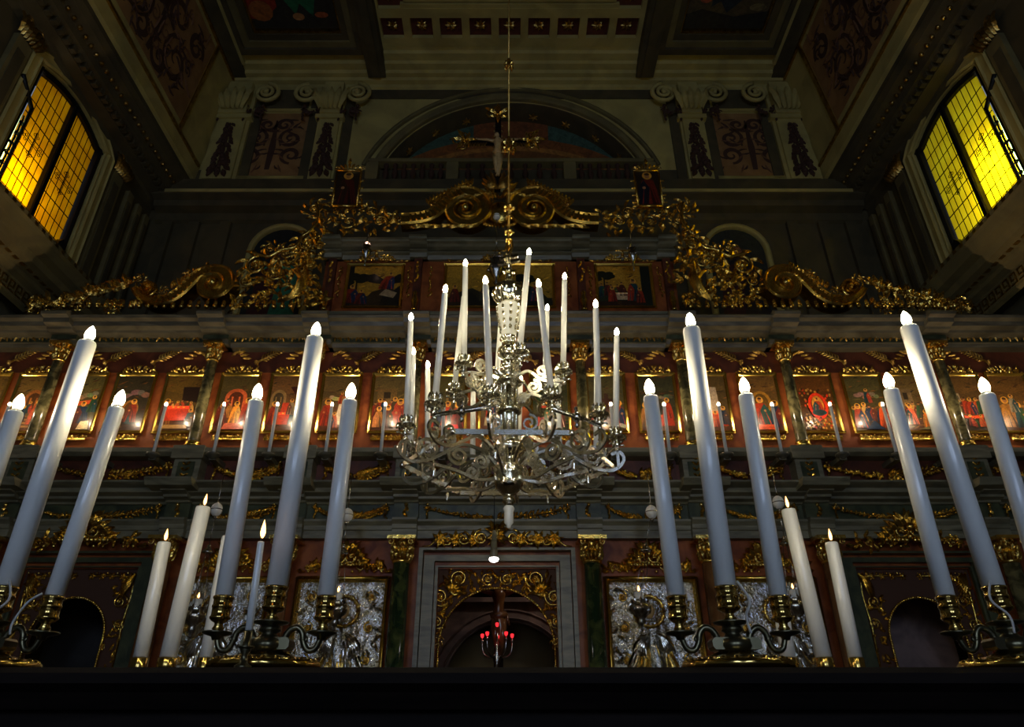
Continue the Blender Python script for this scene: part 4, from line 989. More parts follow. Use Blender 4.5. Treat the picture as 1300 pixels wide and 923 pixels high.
def canvas(w, hgt, spec, seed):
    r = random.Random(seed); mb = MB(FR(0)); mb.clip = (-w / 2, w / 2, 0, hgt); bg = spec.get('bg', (.34, .26, .11)); gd = spec.get('gd', (.30, .17, .08))
    mb.poly([(-w / 2, 0), (w / 2, 0), (w / 2, hgt), (-w / 2, hgt)], bg, 0)
    mb.poly([(-w / 2, hgt * .72), (0, hgt * .66), (w / 2, hgt * .75), (w / 2, hgt), (-w / 2, hgt)], tuple(min(1, c * spec.get('sk', 1.25)) for c in bg), .0004)
    mb.poly([(-w / 2, 0), (w / 2, 0), (w / 2, hgt * .2), (w * .1, hgt * .26), (-w / 2, hgt * .22)], gd, .0008)
    o = .0015
    pal = [bg, gd, tuple(c * 1.35 for c in bg), tuple(c * .55 for c in bg), (.46, .30, .12), (.30, .16, .08)]
    for i in range(46):
        x, z, l, a = r.uniform(-w / 2, w / 2), r.uniform(0, hgt), r.uniform(.02, .09), r.uniform(-.6, .6); c = r.choice(pal); o += .00001
        mb.poly([(x - l * math.cos(a), z - l * math.sin(a)), (x + .012, z - .010), (x + l * math.cos(a), z + l * math.sin(a)), (x - .012, z + .010)], c, o)
    for f in spec['f']:
        k = f[0]; o += .0005
        if k == 'arch':
            _, x, z, ww, hh, c = f
            mb.poly([(x - ww / 2, z), (x + ww / 2, z), (x + ww / 2, z + hh * .6)] + [(x + ww / 2 * math.cos(PI * i / 8), z + hh * .6 + hh * .4 * math.sin(PI * i / 8)) for i in range(1, 8)] + [(x - ww / 2, z + hh * .6)], c, o); o += .0005
            i_ = .66; mb.poly([(x - ww / 2 * i_, z), (x + ww / 2 * i_, z), (x + ww / 2 * i_, z + hh * .55)] + [(x + ww / 2 * i_ * math.cos(PI * i / 8), z + hh * .55 + hh * .3 * math.sin(PI * i / 8)) for i in range(1, 8)] + [(x - ww / 2 * i_, z + hh * .55)], tuple(q * .45 for q in c), o)
            for q in (-.16, .16): o += .0003; mb.poly([(x + ww * q - ww * .04, z), (x + ww * q + ww * .04, z), (x + ww * q + ww * .04, z + hh * .62), (x + ww * q - ww * .04, z + hh * .62)], c, o)
        elif k == 'wall':
            _, x, z, ww, hh, c = f; mb.poly([(x - ww / 2, z), (x + ww / 2, z), (x + ww / 2, z + hh), (x - ww / 2, z + hh)], c, o); o += .0004
            mb.poly([(x - ww * .18, z + hh * .45), (x + ww * .18, z + hh * .45), (x + ww * .18, z + hh * .8), (x - ww * .18, z + hh * .8)], tuple(q * .4 for q in c), o)
        elif k == 'steps':
            _, x, z, ww, hh, c = f
            for i in range(5): o += .0003; mb.poly([(x - ww / 2 + i * ww * .06, z + hh * i / 5), (x + ww / 2, z + hh * i / 5), (x + ww / 2, z + hh * (i + .6) / 5), (x - ww / 2 + i * ww * .06, z + hh * (i + .6) / 5)], tuple(q * (1 - .1 * i) for q in c), o)
        elif k == 'table':
            _, x, z, ww, hh, c = f; mb.poly([(x - ww / 2, z), (x + ww / 2, z), (x + ww * .42, z + hh), (x - ww * .42, z + hh)], c, o); o += .0004
            mb.poly([(x - ww * .42, z + hh * .8), (x + ww * .42, z + hh * .8), (x + ww * .4, z + hh), (x - ww * .4, z + hh)], tuple(min(1, q * 1.3 + .05) for q in c), o); o += .0004
            for i in range(3): mb.disc(x + (i - 1) * ww * .2, z + hh * .92, ww * .05, (.8, .6, .25), o, 8, ww * .03)
        elif k == 'cloud':
            _, x, z, ww, c = f
            for i in range(6): o += .0002; mb.disc(x + (i - 2.5) * ww * .17, z + r.uniform(-.1, .1) * ww, ww * r.uniform(.12, .2), tuple(q * r.uniform(.8, 1.15) for q in c), o, 10, ww * .1)
        elif k == 'hill':
            _, x, z, ww, hh, c = f; mb.poly([(x - ww / 2, z), (x + ww / 2, z), (x + ww * .3, z + hh * .7), (x + ww * .05, z + hh), (x - ww * .25, z + hh * .75)], c, o); o += .0004
            mb.poly([(x - ww * .1, z), (x + ww * .3, z), (x + ww * .12, z + hh * .6), (x, z + hh * .8)], tuple(q * .6 for q in c), o)
        elif k == 'disc':
            _, x, z, rr, rz, c = f; mb.disc(x, z, rr, c, o, 18, rz)
        elif k == 'ring':
            _, x, z, rr, rz, c = f; mb.disc(x, z, rr, c, o, 20, rz); o += .0004; mb.disc(x, z, rr * .72, tuple(q * .55 for q in c), o, 20, rz * .78)
        elif k == 'poly': mb.poly(f[2], f[1], o)
        elif k == 'crowd':
            _, x, z, ww, hh, n = f
            for i in range(n): o += .0016; fig(mb, x - ww / 2 + ww * (i + .5) / n + r.uniform(-.01, .01), z + r.uniform(-.01, .02), hh * r.uniform(.85, 1.1), r.choice(REDS + BLUE + MISC), r.choice(REDS + BLUE + MISC), o, r.uniform(-.02, .02), r.random() < .35)
        elif k == 'fig':
            _, x, z, hh, a, b = f[:6]; o += .0006; fig(mb, x, z, hh, a, b, o, f[6] if len(f) > 6 else 0, True, f[7] if len(f) > 7 else .34); o += .0012
        elif k == 'wings':
            _, x, z, s, c = f
            for q in (-1, 1): mb.poly([(x, z), (x + q * s * .5, z + s * .35), (x + q * s, z + s * .25), (x + q * s * .7, z - s * .05), (x + q * s * .2, z - s * .15)], c, o)
        elif k == 'boat':
            _, x, z, ww, c = f; mb.poly([(x - ww / 2, z + ww * .16), (x - ww * .3, z), (x + ww * .3, z), (x + ww / 2, z + ww * .2), (x + ww * .2, z + ww * .1), (x - ww * .2, z + ww * .08)], c, o)
        elif k == 'dots':
            _, x, z, ww, hh, n = f
            for i in range(n):
                xx, zz = x + r.uniform(-.5, .5) * ww, z + r.uniform(-.5, .5) * hh; o += .00015
                mb.disc(xx, zz, .017, r.choice([(.8, .58, .22), (.72, .2, .08), (.6, .42, .2), (.2, .14, .07)]), o, 7, .02)
        elif k == 'tree':
            _, x, z, s, c = f; mb.poly([(x - s * .05, z), (x + s * .05, z), (x + s * .03, z + s), (x - s * .03, z + s)], (.12, .08, .05), o)
            for i in range(7): o += .0002; mb.disc(x + r.uniform(-.35, .35) * s, z + s * r.uniform(.8, 1.25), s * .22, c, o, 9, s * .13)
    return mb
R0, R1, R2, R3 = REDS; B0, B1, B2 = BLUE; G0, O0, M0, Y0, K0 = MISC
T, W_ = .73, .56
icons = [   # left to right: description, painting
 ('a robed crowd under an ochre sky', dict(f=[('wall', -.1, .3, .25, .3, (.4, .3, .16)), ('crowd', 0, .05, .5, .34, 4)])),
 ('a figure in blue beside a pale building', dict(f=[('wall', .12, .3, .24, .36, (.45, .36, .2)), ('fig', -.1, .06, .46, B0, R0), ('fig', .14, .05, .4, R1, M0)])),
 ('red figures climbing a stepped building', dict(bg=(.36, .28, .13), f=[('arch', .04, .32, .3, .36, (.60, .36, .16)), ('steps', .05, .05, .44, .28, (.62, .45, .24)), ('fig', .15, .1, .42, R0, R2), ('fig', -.06, .16, .26, B0, K0), ('fig', -.16, .05, .26, R1, B0), ('fig', .02, .28, .2, B1, R0)])),
 ('a seated figure in dark blue above white cloth', dict(bg=(.30, .27, .14), f=[('cloud', .02, .58, .4, (.5, .46, .34)), ('poly', (.70, .28, .12), [(-.1, .4), (.2, .45), (.2, .52), (-.1, .47)]), ('fig', -.17, .08, .5, R0, R2), ('fig', .06, .12, .36, B0, M0, 0, .5), ('fig', .2, .3, .28, G0, B1), ('fig', -.08, .04, .26, B1, R1), ('poly', (.88, .78, .55), [(.06, .02), (.24, .02), (.22, .16), (.1, .15)])])),
 ('a figure in a dark cave under clouds', dict(bg=(.17, .15, .10), gd=(.22, .14, .09), f=[('cloud', .02, .60, .46, (.42, .40, .32)), ('hill', 0, .1, .6, .5, (.18, .15, .10)), ('ring', .03, .34, .13, .17, (.50, .34, .14)), ('fig', .07, .14, .38, R1, M0), ('fig', -.1, .1, .24, O0, Y0), ('poly', B1, [(.0, .12), (.1, .1), (.04, .26)]), ('poly', (.5, .42, .3), [(-.2, .04), (-.02, .05), (-.05, .12), (-.18, .1)])])),
 ('figures round a bright red table', dict(bg=(.32, .24, .09), f=[('poly', (.14, .09, .06), [(.02, .5), (.28, .46), (.28, .73), (.0, .73)]), ('crowd', 0, .3, .48, .2, 6), ('fig', -.19, .1, .42, M0, O0), ('table', 0, .16, .4, .24, (.64, .16, .06)), ('fig', .2, .06, .3, B1, K0), ('poly', (.62, .48, .26), [(-.2, .03), (.2, .03), (.18, .09), (-.18, .09)])])),
 ('a pink domed pavilion', dict(bg=(.26, .22, .11), f=[('arch', -.01, .34, .34, .36, (.72, .34, .18)), ('crowd', -.1, .2, .3, .3, 4), ('fig', .03, .12, .36, (.80, .50, .14), Y0), ('fig', .2, .1, .44, R0, B1), ('fig', -.18, .08, .36, R3, M0), ('poly', (.72, .36, .26), [(-.14, .02), (.2, .02), (.16, .12), (-.1, .12)])])),
 ('a red throne beside a dark curtain', dict(bg=(.33, .23, .12), f=[('arch', -.14, .36, .24, .32, (.50, .40, .24)), ('poly', (.20, .07, .05), [(.02, .73), (.28, .73), (.28, .3), (.18, .5)]), ('poly', (.62, .19, .09), [(-.08, .3), (.16, .3), (.14, .46), (-.06, .46)]), ('table', -.03, .1, .4, .2, (.62, .18, .08)), ('fig', -.18, .1, .38, R1, R2), ('fig', .15, .1, .34, B0, B1), ('fig', .08, .26, .26, (.45, .40, .30), M0)])),
 ('a white cloud above kneeling figures', dict(bg=(.30, .24, .13), f=[('cloud', .02, .52, .34, (.62, .54, .40)), ('fig', .03, .44, .2, R0, O0), ('poly', (.70, .64, .55), [(-.04, .1), (.12, .1), (.08, .44), (.0, .44)]), ('fig', -.17, .08, .44, R0, R1), ('fig', .2, .12, .38, G0, R0), ('fig', -.05, .04, .26, R2, B0)])),
 ('a crowd around a man in a red mantle', dict(bg=(.30, .25, .13), f=[('wall', -.06, .4, .3, .3, (.40, .31, .16)), ('crowd', 0, .22, .5, .3, 7), ('fig', .16, .06, .46, R1, R0, 0, .42), ('fig', -.16, .05, .34, O0, (.72, .46, .26)), ('fig', -.02, .05, .36, M0, K0)])),
 ('three red-robed figures with a small arch', dict(bg=(.26, .24, .12), f=[('arch', .1, .34, .22, .34, (.4, .33, .18)), ('fig', -.16, .06, .44, B0, R0), ('fig', .02, .08, .4, R0, B1), ('fig', .18, .05, .42, R1, M0), ('poly', (.75, .1, .08), [(-.02, .02), (.2, .02), (.18, .1), (.0, .1)])])),
 ('a rider and a crowd before city gates', dict(bg=(.28, .24, .13), f=[('arch', .14, .26, .2, .3, (.46, .38, .22)), ('crowd', .05, .08, .4, .3, 5), ('fig', -.12, .2, .32, R0, B0), ('poly', (.55, .48, .36), [(-.22, .08), (.02, .08), (.0, .2), (-.2, .22)])])),
 ('a green garden and a pale kneeling figure', dict(bg=(.20, .20, .10), gd=(.16, .22, .10), f=[('tree', -.16, .2, .32, (.13, .20, .08)), ('fig', .12, .06, .4, (.66, .56, .50), M0), ('fig', -.1, .08, .42, R0, G0), ('poly', (.62, .5, .48), [(-.02, .03), (.18, .03), (.14, .12), (.0, .1)])])),
 ('a tall dark cross between two figures', dict(bg=(.24, .22, .12), f=[('poly', (.20, .11, .06), [(-.03, .1), (.03, .1), (.03, .62), (-.03, .62)]), ('poly', (.20, .11, .06), [(-.17, .48), (.17, .48), (.17, .53), (-.17, .53)]), ('fig', .18, .06, .44, R0, B0), ('fig', -.16, .06, .42, (.36, .34, .30), R1), ('cloud', .12, .08, .3, (.66, .58, .5))])),
 ('a red tomb scene under a dark tree', dict(bg=(.17, .17, .10), f=[('hill', -.05, .3, .5, .32, (.22, .19, .11)), ('cloud', .08, .56, .3, (.34, .33, .27)), ('table', .02, .08, .42, .18, (.60, .17, .08)), ('fig', .14, .2, .34, R0, R1), ('fig', -.08, .24, .28, B0, K0), ('fig', -.2, .06, .4, O0, G0)])),
 ('a pale light column above red altar', dict(bg=(.28, .22, .11), f=[('poly', (.62, .55, .46), [(.0, .3), (.14, .3), (.12, .73), (.02, .73)]), ('fig', -.1, .4, .26, R0, R1), ('table', .02, .08, .42, .24, (.70, .20, .08)), ('fig', -.17, .06, .36, R2, M0), ('fig', .18, .1, .3, B0, (.25, .2, .18)), ('fig', .05, .06, .26, R0, R2)])),
 ('a haloed man in a blue-green mantle', dict(bg=(.36, .26, .12), f=[('ring', .0, .46, .16, .2, (.62, .44, .14)), ('fig', -.02, .1, .46, R0, (.10, .24, .22), 0, .42), ('fig', .2, .06, .44, B0, R3), ('fig', -.2, .1, .3, R1, M0), ('poly', (.80, .30, .14), [(-.2, .02), (.2, .02), (.16, .1), (-.12, .1)])])),
 ('a red oval of light ringed by gold heads', dict(bg=(.30, .18, .06), gd=(.45, .30, .10), f=[('dots', 0, .40, .48, .58, 110), ('ring', 0, .40, .15, .22, (.76, .18, .07)), ('disc', 0, .42, .09, .15, (.70, .46, .16)), ('fig', 0, .28, .26, R0, B1, 0, .45), ('ring', 0, .29, .11, .05, B1), ('dots', 0, .12, .46, .18, 45)])),
 ('a figure rising above a dense crowd', dict(bg=(.24, .22, .12), f=[('cloud', .02, .58, .34, (.46, .42, .32)), ('fig', .02, .46, .24, B1, R0), ('hill', 0, .1, .6, .3, (.30, .2, .12)), ('crowd', 0, .14, .5, .28, 7), ('fig', -.18, .04, .4, R0, B0), ('fig', .2, .04, .42, (.74, .28, .1), R1), ('poly', B0, [(-.12, .02), (.16, .02), (.02, .16)])])),
 ('orange-robed men in a walled courtyard', dict(bg=(.32, .26, .14), f=[('wall', -.14, .36, .2, .34, (.44, .36, .24)), ('crowd', .04, .2, .44, .3, 6), ('fig', -.14, .1, .34, (.74, .34, .22), B1), ('fig', .08, .04, .3, (.76, .36, .08), O0), ('poly', (.42, .42, .30), [(-.1, .02), (.26, .02), (.2, .1)])])),
 ('a red boat beneath white towers', dict(bg=(.33, .24, .12), gd=(.16, .13, .09), f=[('wall', -.2, .42, .06, .26, (.6, .54, .42)), ('wall', -.11, .42, .05, .2, (.6, .54, .42)), ('crowd', .02, .28, .4, .26, 6), ('boat', .02, .2, .46, (.74, .24, .08)), ('fig', .04, .26, .28, R0, B0), ('crowd', .08, .05, .3, .18, 4)])),
 ('men in yellow and green by a wall', dict(bg=(.34, .24, .11), f=[('poly', (.56, .40, .18), [(-.28, .38), (.28, .38), (.28, .42), (-.28, .42)]), ('fig', -.15, .06, .5, O0, (.62, .42, .12)), ('fig', .02, .05, .42, B1, G0), ('fig', .18, .06, .44, R0, B1), ('fig', -.04, .3, .3, (.5, .46, .38), B1)])),
 ('two elders before a dark arch', dict(f=[('arch', 0, .3, .3, .36, (.4, .28, .14)), ('fig', -.12, .06, .44, R1, B0), ('fig', .12, .06, .44, G0, R0)])),
]
n_ic = len(ICX)
icons = icons[1:1 + n_ic]
IW, IH = .645, zi1 - zi0
def frame_mb(w, hgt, t, d):
    mb = MB(FR(0)); L = [(-w / 2 + t / 2, t / 2), (w / 2 - t / 2, t / 2), (w / 2 - t / 2, hgt - t / 2), (-w / 2 + t / 2, hgt - t / 2)]
    for x0, x1, z0, z1 in ((-w / 2, w / 2, 0, t), (-w / 2, w / 2, hgt - t, hgt)):
        mb.px([(0, z0), (-d * .6, z0), (-d, z0 + t * .3), (-d * .7, z0 + t * .75), (-d * .4, z1), (0, z1)] if z0 == 0 else [(0, z1), (-d * .6, z1), (-d, z1 - t * .3), (-d * .7, z1 - t * .75), (-d * .4, z0), (0, z0)], x0, x1)
    for q in (-1, 1):
        a = q * w / 2
        mb.pz([(a, 0), (a, -d * .6), (a - q * t * .3, -d), (a - q * t * .75, -d * .7), (a - q * t, -d * .4), (a - q * t, 0)], 0.001, hgt - .001)
    return mb
me_frame = mesh('icon_frame', frame_mb(IW, IH, .055, .042), frameg)
rr_ = random.Random(21)
def crest_mb():
    mb = MB(FR(-.01)); mb.crest(0, IH - .005, IW * .92, .165, 0, rr_)
    for k in range(14): mb.leaf(rr_.uniform(-.26, .26), IH + rr_.uniform(.0, .06), .005, rr_.uniform(.3, 2.8), .08, .04, rr_.uniform(-1, 1), .3, 0, 3)
    return mb
me_crest = mesh('crest', crest_mb(), gold)
mb = MB(FR(-.01))
for i in range(15):
    x = -.24 + .48 * i / 14; mb.spiral(x, -.05, 0, .036, 1.4, PI / 2, 1 if i % 2 else -1); mb.leaf(x, -.055, .01, -PI / 2, .07, .045, 0, .3, 0, 3); mb.leaf(x + .017, -.03, .01, -PI / 2 + (.8 if i % 2 else -.8), .06, .03, 0, .3, 0, 3)
me_apron = mesh('apron', mb, gold)
ordn = ['first', 'second', 'third', 'fourth', 'fifth', 'sixth', 'seventh', 'eighth', 'ninth', 'tenth', 'eleventh', 'twelfth', 'thirteenth', 'fourteenth', 'fifteenth', 'sixteenth', 'seventeenth', 'eighteenth', 'nineteenth', 'twentieth', 'twenty-first', 'twenty-second', 'twenty-third']
ICD = []
for i, x in enumerate(ICX):
    d, spec = icons[i]
    t = thing('icon_painting', 'gold-framed icon of ' + d, 'icon', (x, 10.03, zi0), 'row of framed icons across the screen')
    spec = dict(spec)
    obj('painting', canvas(IW - .09, IH - .09, dict(spec, f=[tuple(v) for v in spec['f']]), i), paint, t, loc=(0, -.012, .045))
    link('frame', me_frame, t); link('crest', me_crest, t); link('apron_ornament', me_apron, t)
    ICD.append(d)
# upper tier of three wide pictures
zu = Z(393); uh = Z(336) - zu
UP = [('wide gilt-framed painting of an angel swooping over red-robed kneelers, upper left', dict(bg=(.62, .46, .13), sk=1.1, gd=(.16, .12, .07), f=[('poly', (.10, .08, .05), [(-.6, .0), (-.38, 0), (-.36, .8), (-.6, .8)]), ('tree', -.3, .1, .42, (.12, .11, .05)), ('hill', .2, 0, .9, .38, (.22, .16, .08)), ('hill', .45, 0, .4, .44, (.14, .11, .07)), ('wings', .2, .5, .42, (.12, .10, .08)), ('fig', .2, .34, .34, R0, B2, .06, .5), ('poly', (.62, .52, .38), [(.1, .22), (.34, .16), (.4, .26), (.2, .34)]), ('fig', -.36, .06, .36, R1, B0, 0, .5), ('fig', -.2, .04, .28, R3, B0, 0, .5)])),
      ('wide gilt-framed painting of a dark hillside behind the chandelier top, upper centre', dict(bg=(.60, .46, .14), sk=1.1, gd=(.12, .11, .06), f=[('hill', .2, 0, 1.5, .5, (.12, .12, .07)), ('hill', -.5, 0, .8, .36, (.17, .14, .07)), ('fig', .6, .1, .36, R1, B0), ('fig', -.75, .08, .34, R3, M0), ('fig', .1, .12, .4, K0, M0), ('fig', -.25, .1, .34, B1, K0), ('tree', .4, .1, .4, (.08, .09, .05))])),
      ('wide gilt-framed painting of a supper under a tree with a dark doorway, upper right', dict(bg=(.64, .47, .14), sk=1.1, gd=(.17, .11, .06), f=[('tree', -.34, .22, .36, (.12, .12, .05)), ('poly', (.10, .11, .07), [(.28, 0), (.6, 0), (.6, .8), (.28, .8)]), ('hill', -.2, .1, .9, .26, (.15, .18, .10)), ('crowd', -.25, .18, .5, .26, 6), ('table', -.08, .12, .34, .14, (.72, .62, .48)), ('fig', .14, .1, .44, B1, R0), ('fig', -.22, .08, .3, R1, R0), ('fig', .24, .06, .3, R0, M0)]))]
me_uf = mesh('upper_icon_frame', frame_mb(1.0, uh, .06, .06), frameg)
for (l, spec), c in zip(UP, (IX - 2.12, IX, IX + 2.12)):
    t = thing('wide_icon_painting', l, 'icon', (c, 9.99, zu), 'wide pictures of the upper tier')
    sc = 1.0
    ww = 1.9 if c == IX else 1.0; mb = canvas(ww - .1, uh - .1, spec, 5); obj('painting', mb, paint, t, loc=(0, -.012, .05))
    if c == IX: obj('frame', frame_mb(ww, uh, .06, .06), frameg, t)
    else: link('frame', me_uf, t)
# four silver-covered icons
def silver_icon(i, c, lab):
    zb = .55; hgt = zs1 - zb; w = 1.27
    t = thing('silver_icon', lab, 'icon', (c, 9.98, zb), 'large silver-covered icons of the lower row')
    obj('frame', frame_mb(w, hgt, .075, .09), frameg, t)
    r = random.Random(i * 7 + 3); mb = MB(FR(-.02)); W, Hh = w - .13, hgt - .13; nx, nz = 40, 66
    cx = .06 * (1 if i % 2 else -1)
    def dep(x, z):
        v = .006 * math.sin(x * 31 + 3 * math.sin(z * 17 + i)) * math.sin(z * 27 + 2 * math.sin(x * 13)) + r.uniform(-.006, .006)
        tz = z / Hh
        hw = .38 * (1 - .5 * max(0, tz - .35) / .45) if tz < .8 else 0
        if tz < .80 and abs(x - cx) < hw: v += .05 * (1 - (abs(x - cx) / hw) ** 2) ** .5 + .010 * math.sin((x - cx) * 46 + z * 6 + 2.5 * math.sin(z * 4 + i))
        d = math.hypot(x - cx, z - Hh * .84)
        if d < .12: v += .04 * (1 - (d / .12) ** 2)
        return v
    V = [mb.P(-W / 2 + W * a / nx, .065 + Hh * b / nz, dep(-W / 2 + W * a / nx, Hh * b / nz)) for b in range(nz + 1) for a in range(nx + 1)]
    mb.add(V, [(b * (nx + 1) + a, b * (nx + 1) + a + 1, (b + 1) * (nx + 1) + a + 1, (b + 1) * (nx + 1) + a) for b in range(nz) for a in range(nx)], 0, True)
    cover = mb
    mb = MB(FR(-.05)); z = .065 + Hh * .84
    mb.tube([mb.P(cx + .19 * math.cos(a * PI / 10), z + .19 * math.sin(a * PI / 10), .03) for a in range(21)], .022); 
    for k in range(18): mb.leaf(cx + .15 * math.cos(k * PI / 9), z + .15 * math.sin(k * PI / 9), .02, k * PI / 9, .08, .04, .2, .3, 0, 3)
    obj('halo', mb, gold, t)
    mb = MB(FR(-.035)); gb = MB(FR(-.035))
    for k in range(34):           # drapery folds of the raised figure
        q = r.choice((-1, 1)); x0 = cx + q * r.uniform(0, .16); z0 = .065 + Hh * r.uniform(.34, .74); L_ = r.uniform(.3, .7)
        (gb if k % 5 == 0 else mb).leaf(x0, z0, .02 + .03 * r.random(), -PI / 2 + q * r.uniform(-.05, .5), min(L_, z0 - .1), r.uniform(.04, .09), q * r.uniform(-.5, .3), .1, 0, 7)
    for k in range(10):
        q = 1 if k % 2 else -1; mb.leaf(cx + q * .06, .065 + Hh * .72, .05, -PI / 2 + q * (.5 + .08 * k), .34, .07, -q * 1.1, .15, 0, 6)
    for k in range(60):
        q = 1 if k % 2 else -1; x0 = q * r.uniform(.36, W / 2 - .04); z0 = .065 + r.uniform(.05, Hh - .08)
        mb.leaf(x0, z0, .015, r.uniform(0, 6.3), r.uniform(.08, .15), .05, r.uniform(-1, 1), .25, 0, 4)
    for k in range(40):
        tz = .065 + .03 + (Hh - .06) * k / 39
        for q in (-1, 1): mb.bead(q * (W / 2 - .03), tz, .012, .014, 0, 5, 3)
    for k in range(24): mb.bead(-W / 2 + .05 + (W - .1) * k / 23, .065 + Hh - .03, .012, .014, 0, 5, 3)
    for q in (-1, 1):
        for k in range(3): gb.spiral(q * (W / 2 - .17), .065 + Hh - .2 - k * .38, .01, .075, 1.6, PI / 2, q); gb.rosette(q * (W / 2 - .17), .065 + Hh - .2 - k * .38, .02, .05, 0, 7)
    merge(cover, mb, 1); merge(cover, gb, 2); obj('chased_cover', cover, [repousse, reliefm, gold], t)
    mb = MB(FR(-.09))
    for q in (-1, 1): mb.tube([mb.P(q * (w / 2 - .03), .02, 0), mb.P(q * (w / 2 - .03), hgt - .03, 0)], .028, 10)
    mb.tube([mb.P(-w / 2 + .03, hgt - .03, 0), mb.P(w / 2 - .03, hgt - .03, 0)], .028, 10); obj('gilt_fillet', mb, frameg, t)
    mb = MB(FR(-.05)); mb.ball(mb.P(cx, z, .03), .085, 10, 7, (.85, .4, 1.1)); obj('painted_face', mb, flesh, t)
silver_icon(0, SILX[0], 'silver-covered icon in a gold frame next to the left side door')
silver_icon(1, SILX[1], 'silver-covered icon in a gold frame just left of the central door')
silver_icon(2, SILX[2], 'silver-covered icon in a gold frame just right of the central door')
silver_icon(3, SILX[3], 'silver-covered icon in a gold frame next to the right side door')
# standing saint plaques at the ends of the upper tier
def plaque(px, lab, robe, mantle):
    p = at(px, 262, 9.72); z0 = p.z; z1 = at(px, 217, 9.72).z; hgt = z1 - z0; w = .40
    t = thing('saint_plaque', lab, 'icon', (p.x, 9.72, z0), 'standing saint plaques on the upper cornice')
    mb = MB(FR(0)); mb.poly([(-w / 2, 0), (w / 2, 0), (w / 2, hgt), (-w / 2, hgt)], (.16, .11, .06), 0)
    fig(mb, 0, .06, hgt * .88, robe, mantle, .002); obj('painting', mb, paint, t)
    mb = MB(FR(0)); mb.box(-w / 2 - .03, w / 2 + .03, .005, .06, 0, hgt)
    for q in (-1, 1):
        mb.tube([mb.P(q * (w / 2 + .02), 0, .0), mb.P(q * (w / 2 + .02), hgt, .0)], .022, 6)
        mb.spiral(q * (w / 2 + .02), hgt + .05, 0, .06, 1.4, 0, q); mb.spiral(q * (w / 2 + .02), hgt * .2, 0, .05, 1.4, 0, q)
        for k in range(4): mb.leaf(q * .05 * k, hgt + .03, .02, PI / 2 - q * .35 * k, .13 - .01 * k, .06, 0, .3, 0, 3); mb.leaf(q * (w / 2 + .03), hgt * (.1 + .2 * k), 0, 0 if q > 0 else PI, .08, .05, .4, .3, 0, 3)
    mb.tube([mb.P(-w / 2, hgt, .01), mb.P(w / 2, hgt, .01)], .03); mb.tube([mb.P(-w / 2, 0, .01), mb.P(w / 2, 0, .01)], .03)
    mb.leaf(0, hgt + .1, .02, PI / 2, .18, .07, 0, .3)
    obj('carved_frame', mb, gold, t)
plaque(437, 'small gilt plaque of a red-robed saint at the upper left end of the screen', (.30, .10, .06), (.20, .12, .07))
plaque(826, 'small gilt plaque of a saint in red and dark blue at the upper right end', (.40, .12, .07), (.08, .09, .14))
# the painted crucifix crowning the screen
zc = Z(243, 9.6); zt_ = Z(146, 9.6); za = Z(181, 9.6); xc = Xp(632, 200, 9.6)
t = thing('crucifix', 'tall dark crucifix with gilt lobed ends on top of the screen', 'crucifix', (xc, 9.6, zc))
L_ = zt_ - zc; A_ = za - zc; hw_ = (Xp(678, 181, 9.6) - Xp(588, 181, 9.6)) / 2
mb = MB(); mb.box(-.055, .055, -.03, .03, 0, L_ - .08); mb.box(-hw_ + .08, hw_ - .08, -.03, .03, A_ - .05, A_ + .05); crs = mb
mb = MB(FR(-.035))
for (x, z, a) in ((0, L_ - .06, PI / 2), (-hw_ + .06, A_, PI), (hw_ - .06, A_, 0)):
    mb = MB(FR(-.035))
    for q in (-1, 0, 1): mb.spiral(x + .14 * math.cos(a + q * 1.3), z + .14 * math.sin(a + q * 1.3), 0, .10, 1.4, a, 1); mb.leaf(x, z, .01, a + q * 1.0, .30, .10, 0, .3, 0, 4); mb.leaf(x, z, .01, a + PI + q * 1.0, .22, .09, q * .6, .3, 0, 4)
    mb.rosette(x, z, .02, .09); obj('gilt_lobe', mb, gold, t)
mb = MB(FR(-.035)); bd = MB(FR(-.035))
for q in (-1, 1):
    for k in range(12): bd.bead(q * .07, .1 + (L_ - .3) * k / 12, .0, .022, 0, 5, 3)
    for k in range(4): mb.leaf(0, .02, .02, PI / 2 + q * (.5 + .3 * k), .42 - .04 * k, .1, -q * .5, .2, 0, 5)
    for k in range(8): bd.leaf(q * (hw_ - .1 - .05 * k), A_ - .04, 0, -PI / 2 + q * .4, .14, .05, 0, .3, 0, 3); bd.bead(q * (hw_ - .1 - .05 * k), A_ + .06, 0, .018, 0, 5, 3)
obj('foot_leaves', mb, oldgold, t); merge(crs, bd, 1); obj('cross', crs, [wood, oldgold], t)
mb = MB(); y = -.075
mb.tube([(.01, y, A_ - .86), (.0, y - .03, A_ - .72), (.02, y - .05, A_ - .52), (-.01, y - .01, A_ - .36), (.0, y - .02, A_ - .2), (.0, y - .01, A_ - .05), (.0, y - .03, A_ + .02)], [.03, .035, .045, .07, .06, .085, .04], 10)
mb.tube([(-.05, y, A_ - .4), (-.035, y - .05, A_ - .56), (-.02, y, A_ - .8)], [.05, .045, .028], 8); mb.tube([(.05, y, A_ - .4), (.045, y - .05, A_ - .56), (.02, y, A_ - .82)], [.05, .045, .028], 8)
for q in (-1, 1): mb.tube([(q * .06, y, A_ - .04), (q * .2, y + .01, A_ + .01), (q * .38, y + .03, A_ + .04)], [.035, .026, .018], 7); mb.ball((q * .4, y + .03, A_ + .045), .022, 6, 4)
mb.ball((-.02, y - .05, A_ + .06), .055, 9, 7, (.85, .95, 1.15)); mb.ball((-.02, y - .10, A_ + .055), .012, 5, 4)
for q in (-1, 1):
    mb.ball((q * .02, y - .02, A_ - .88), .03, 6, 4, (.8, 1.5, .6))
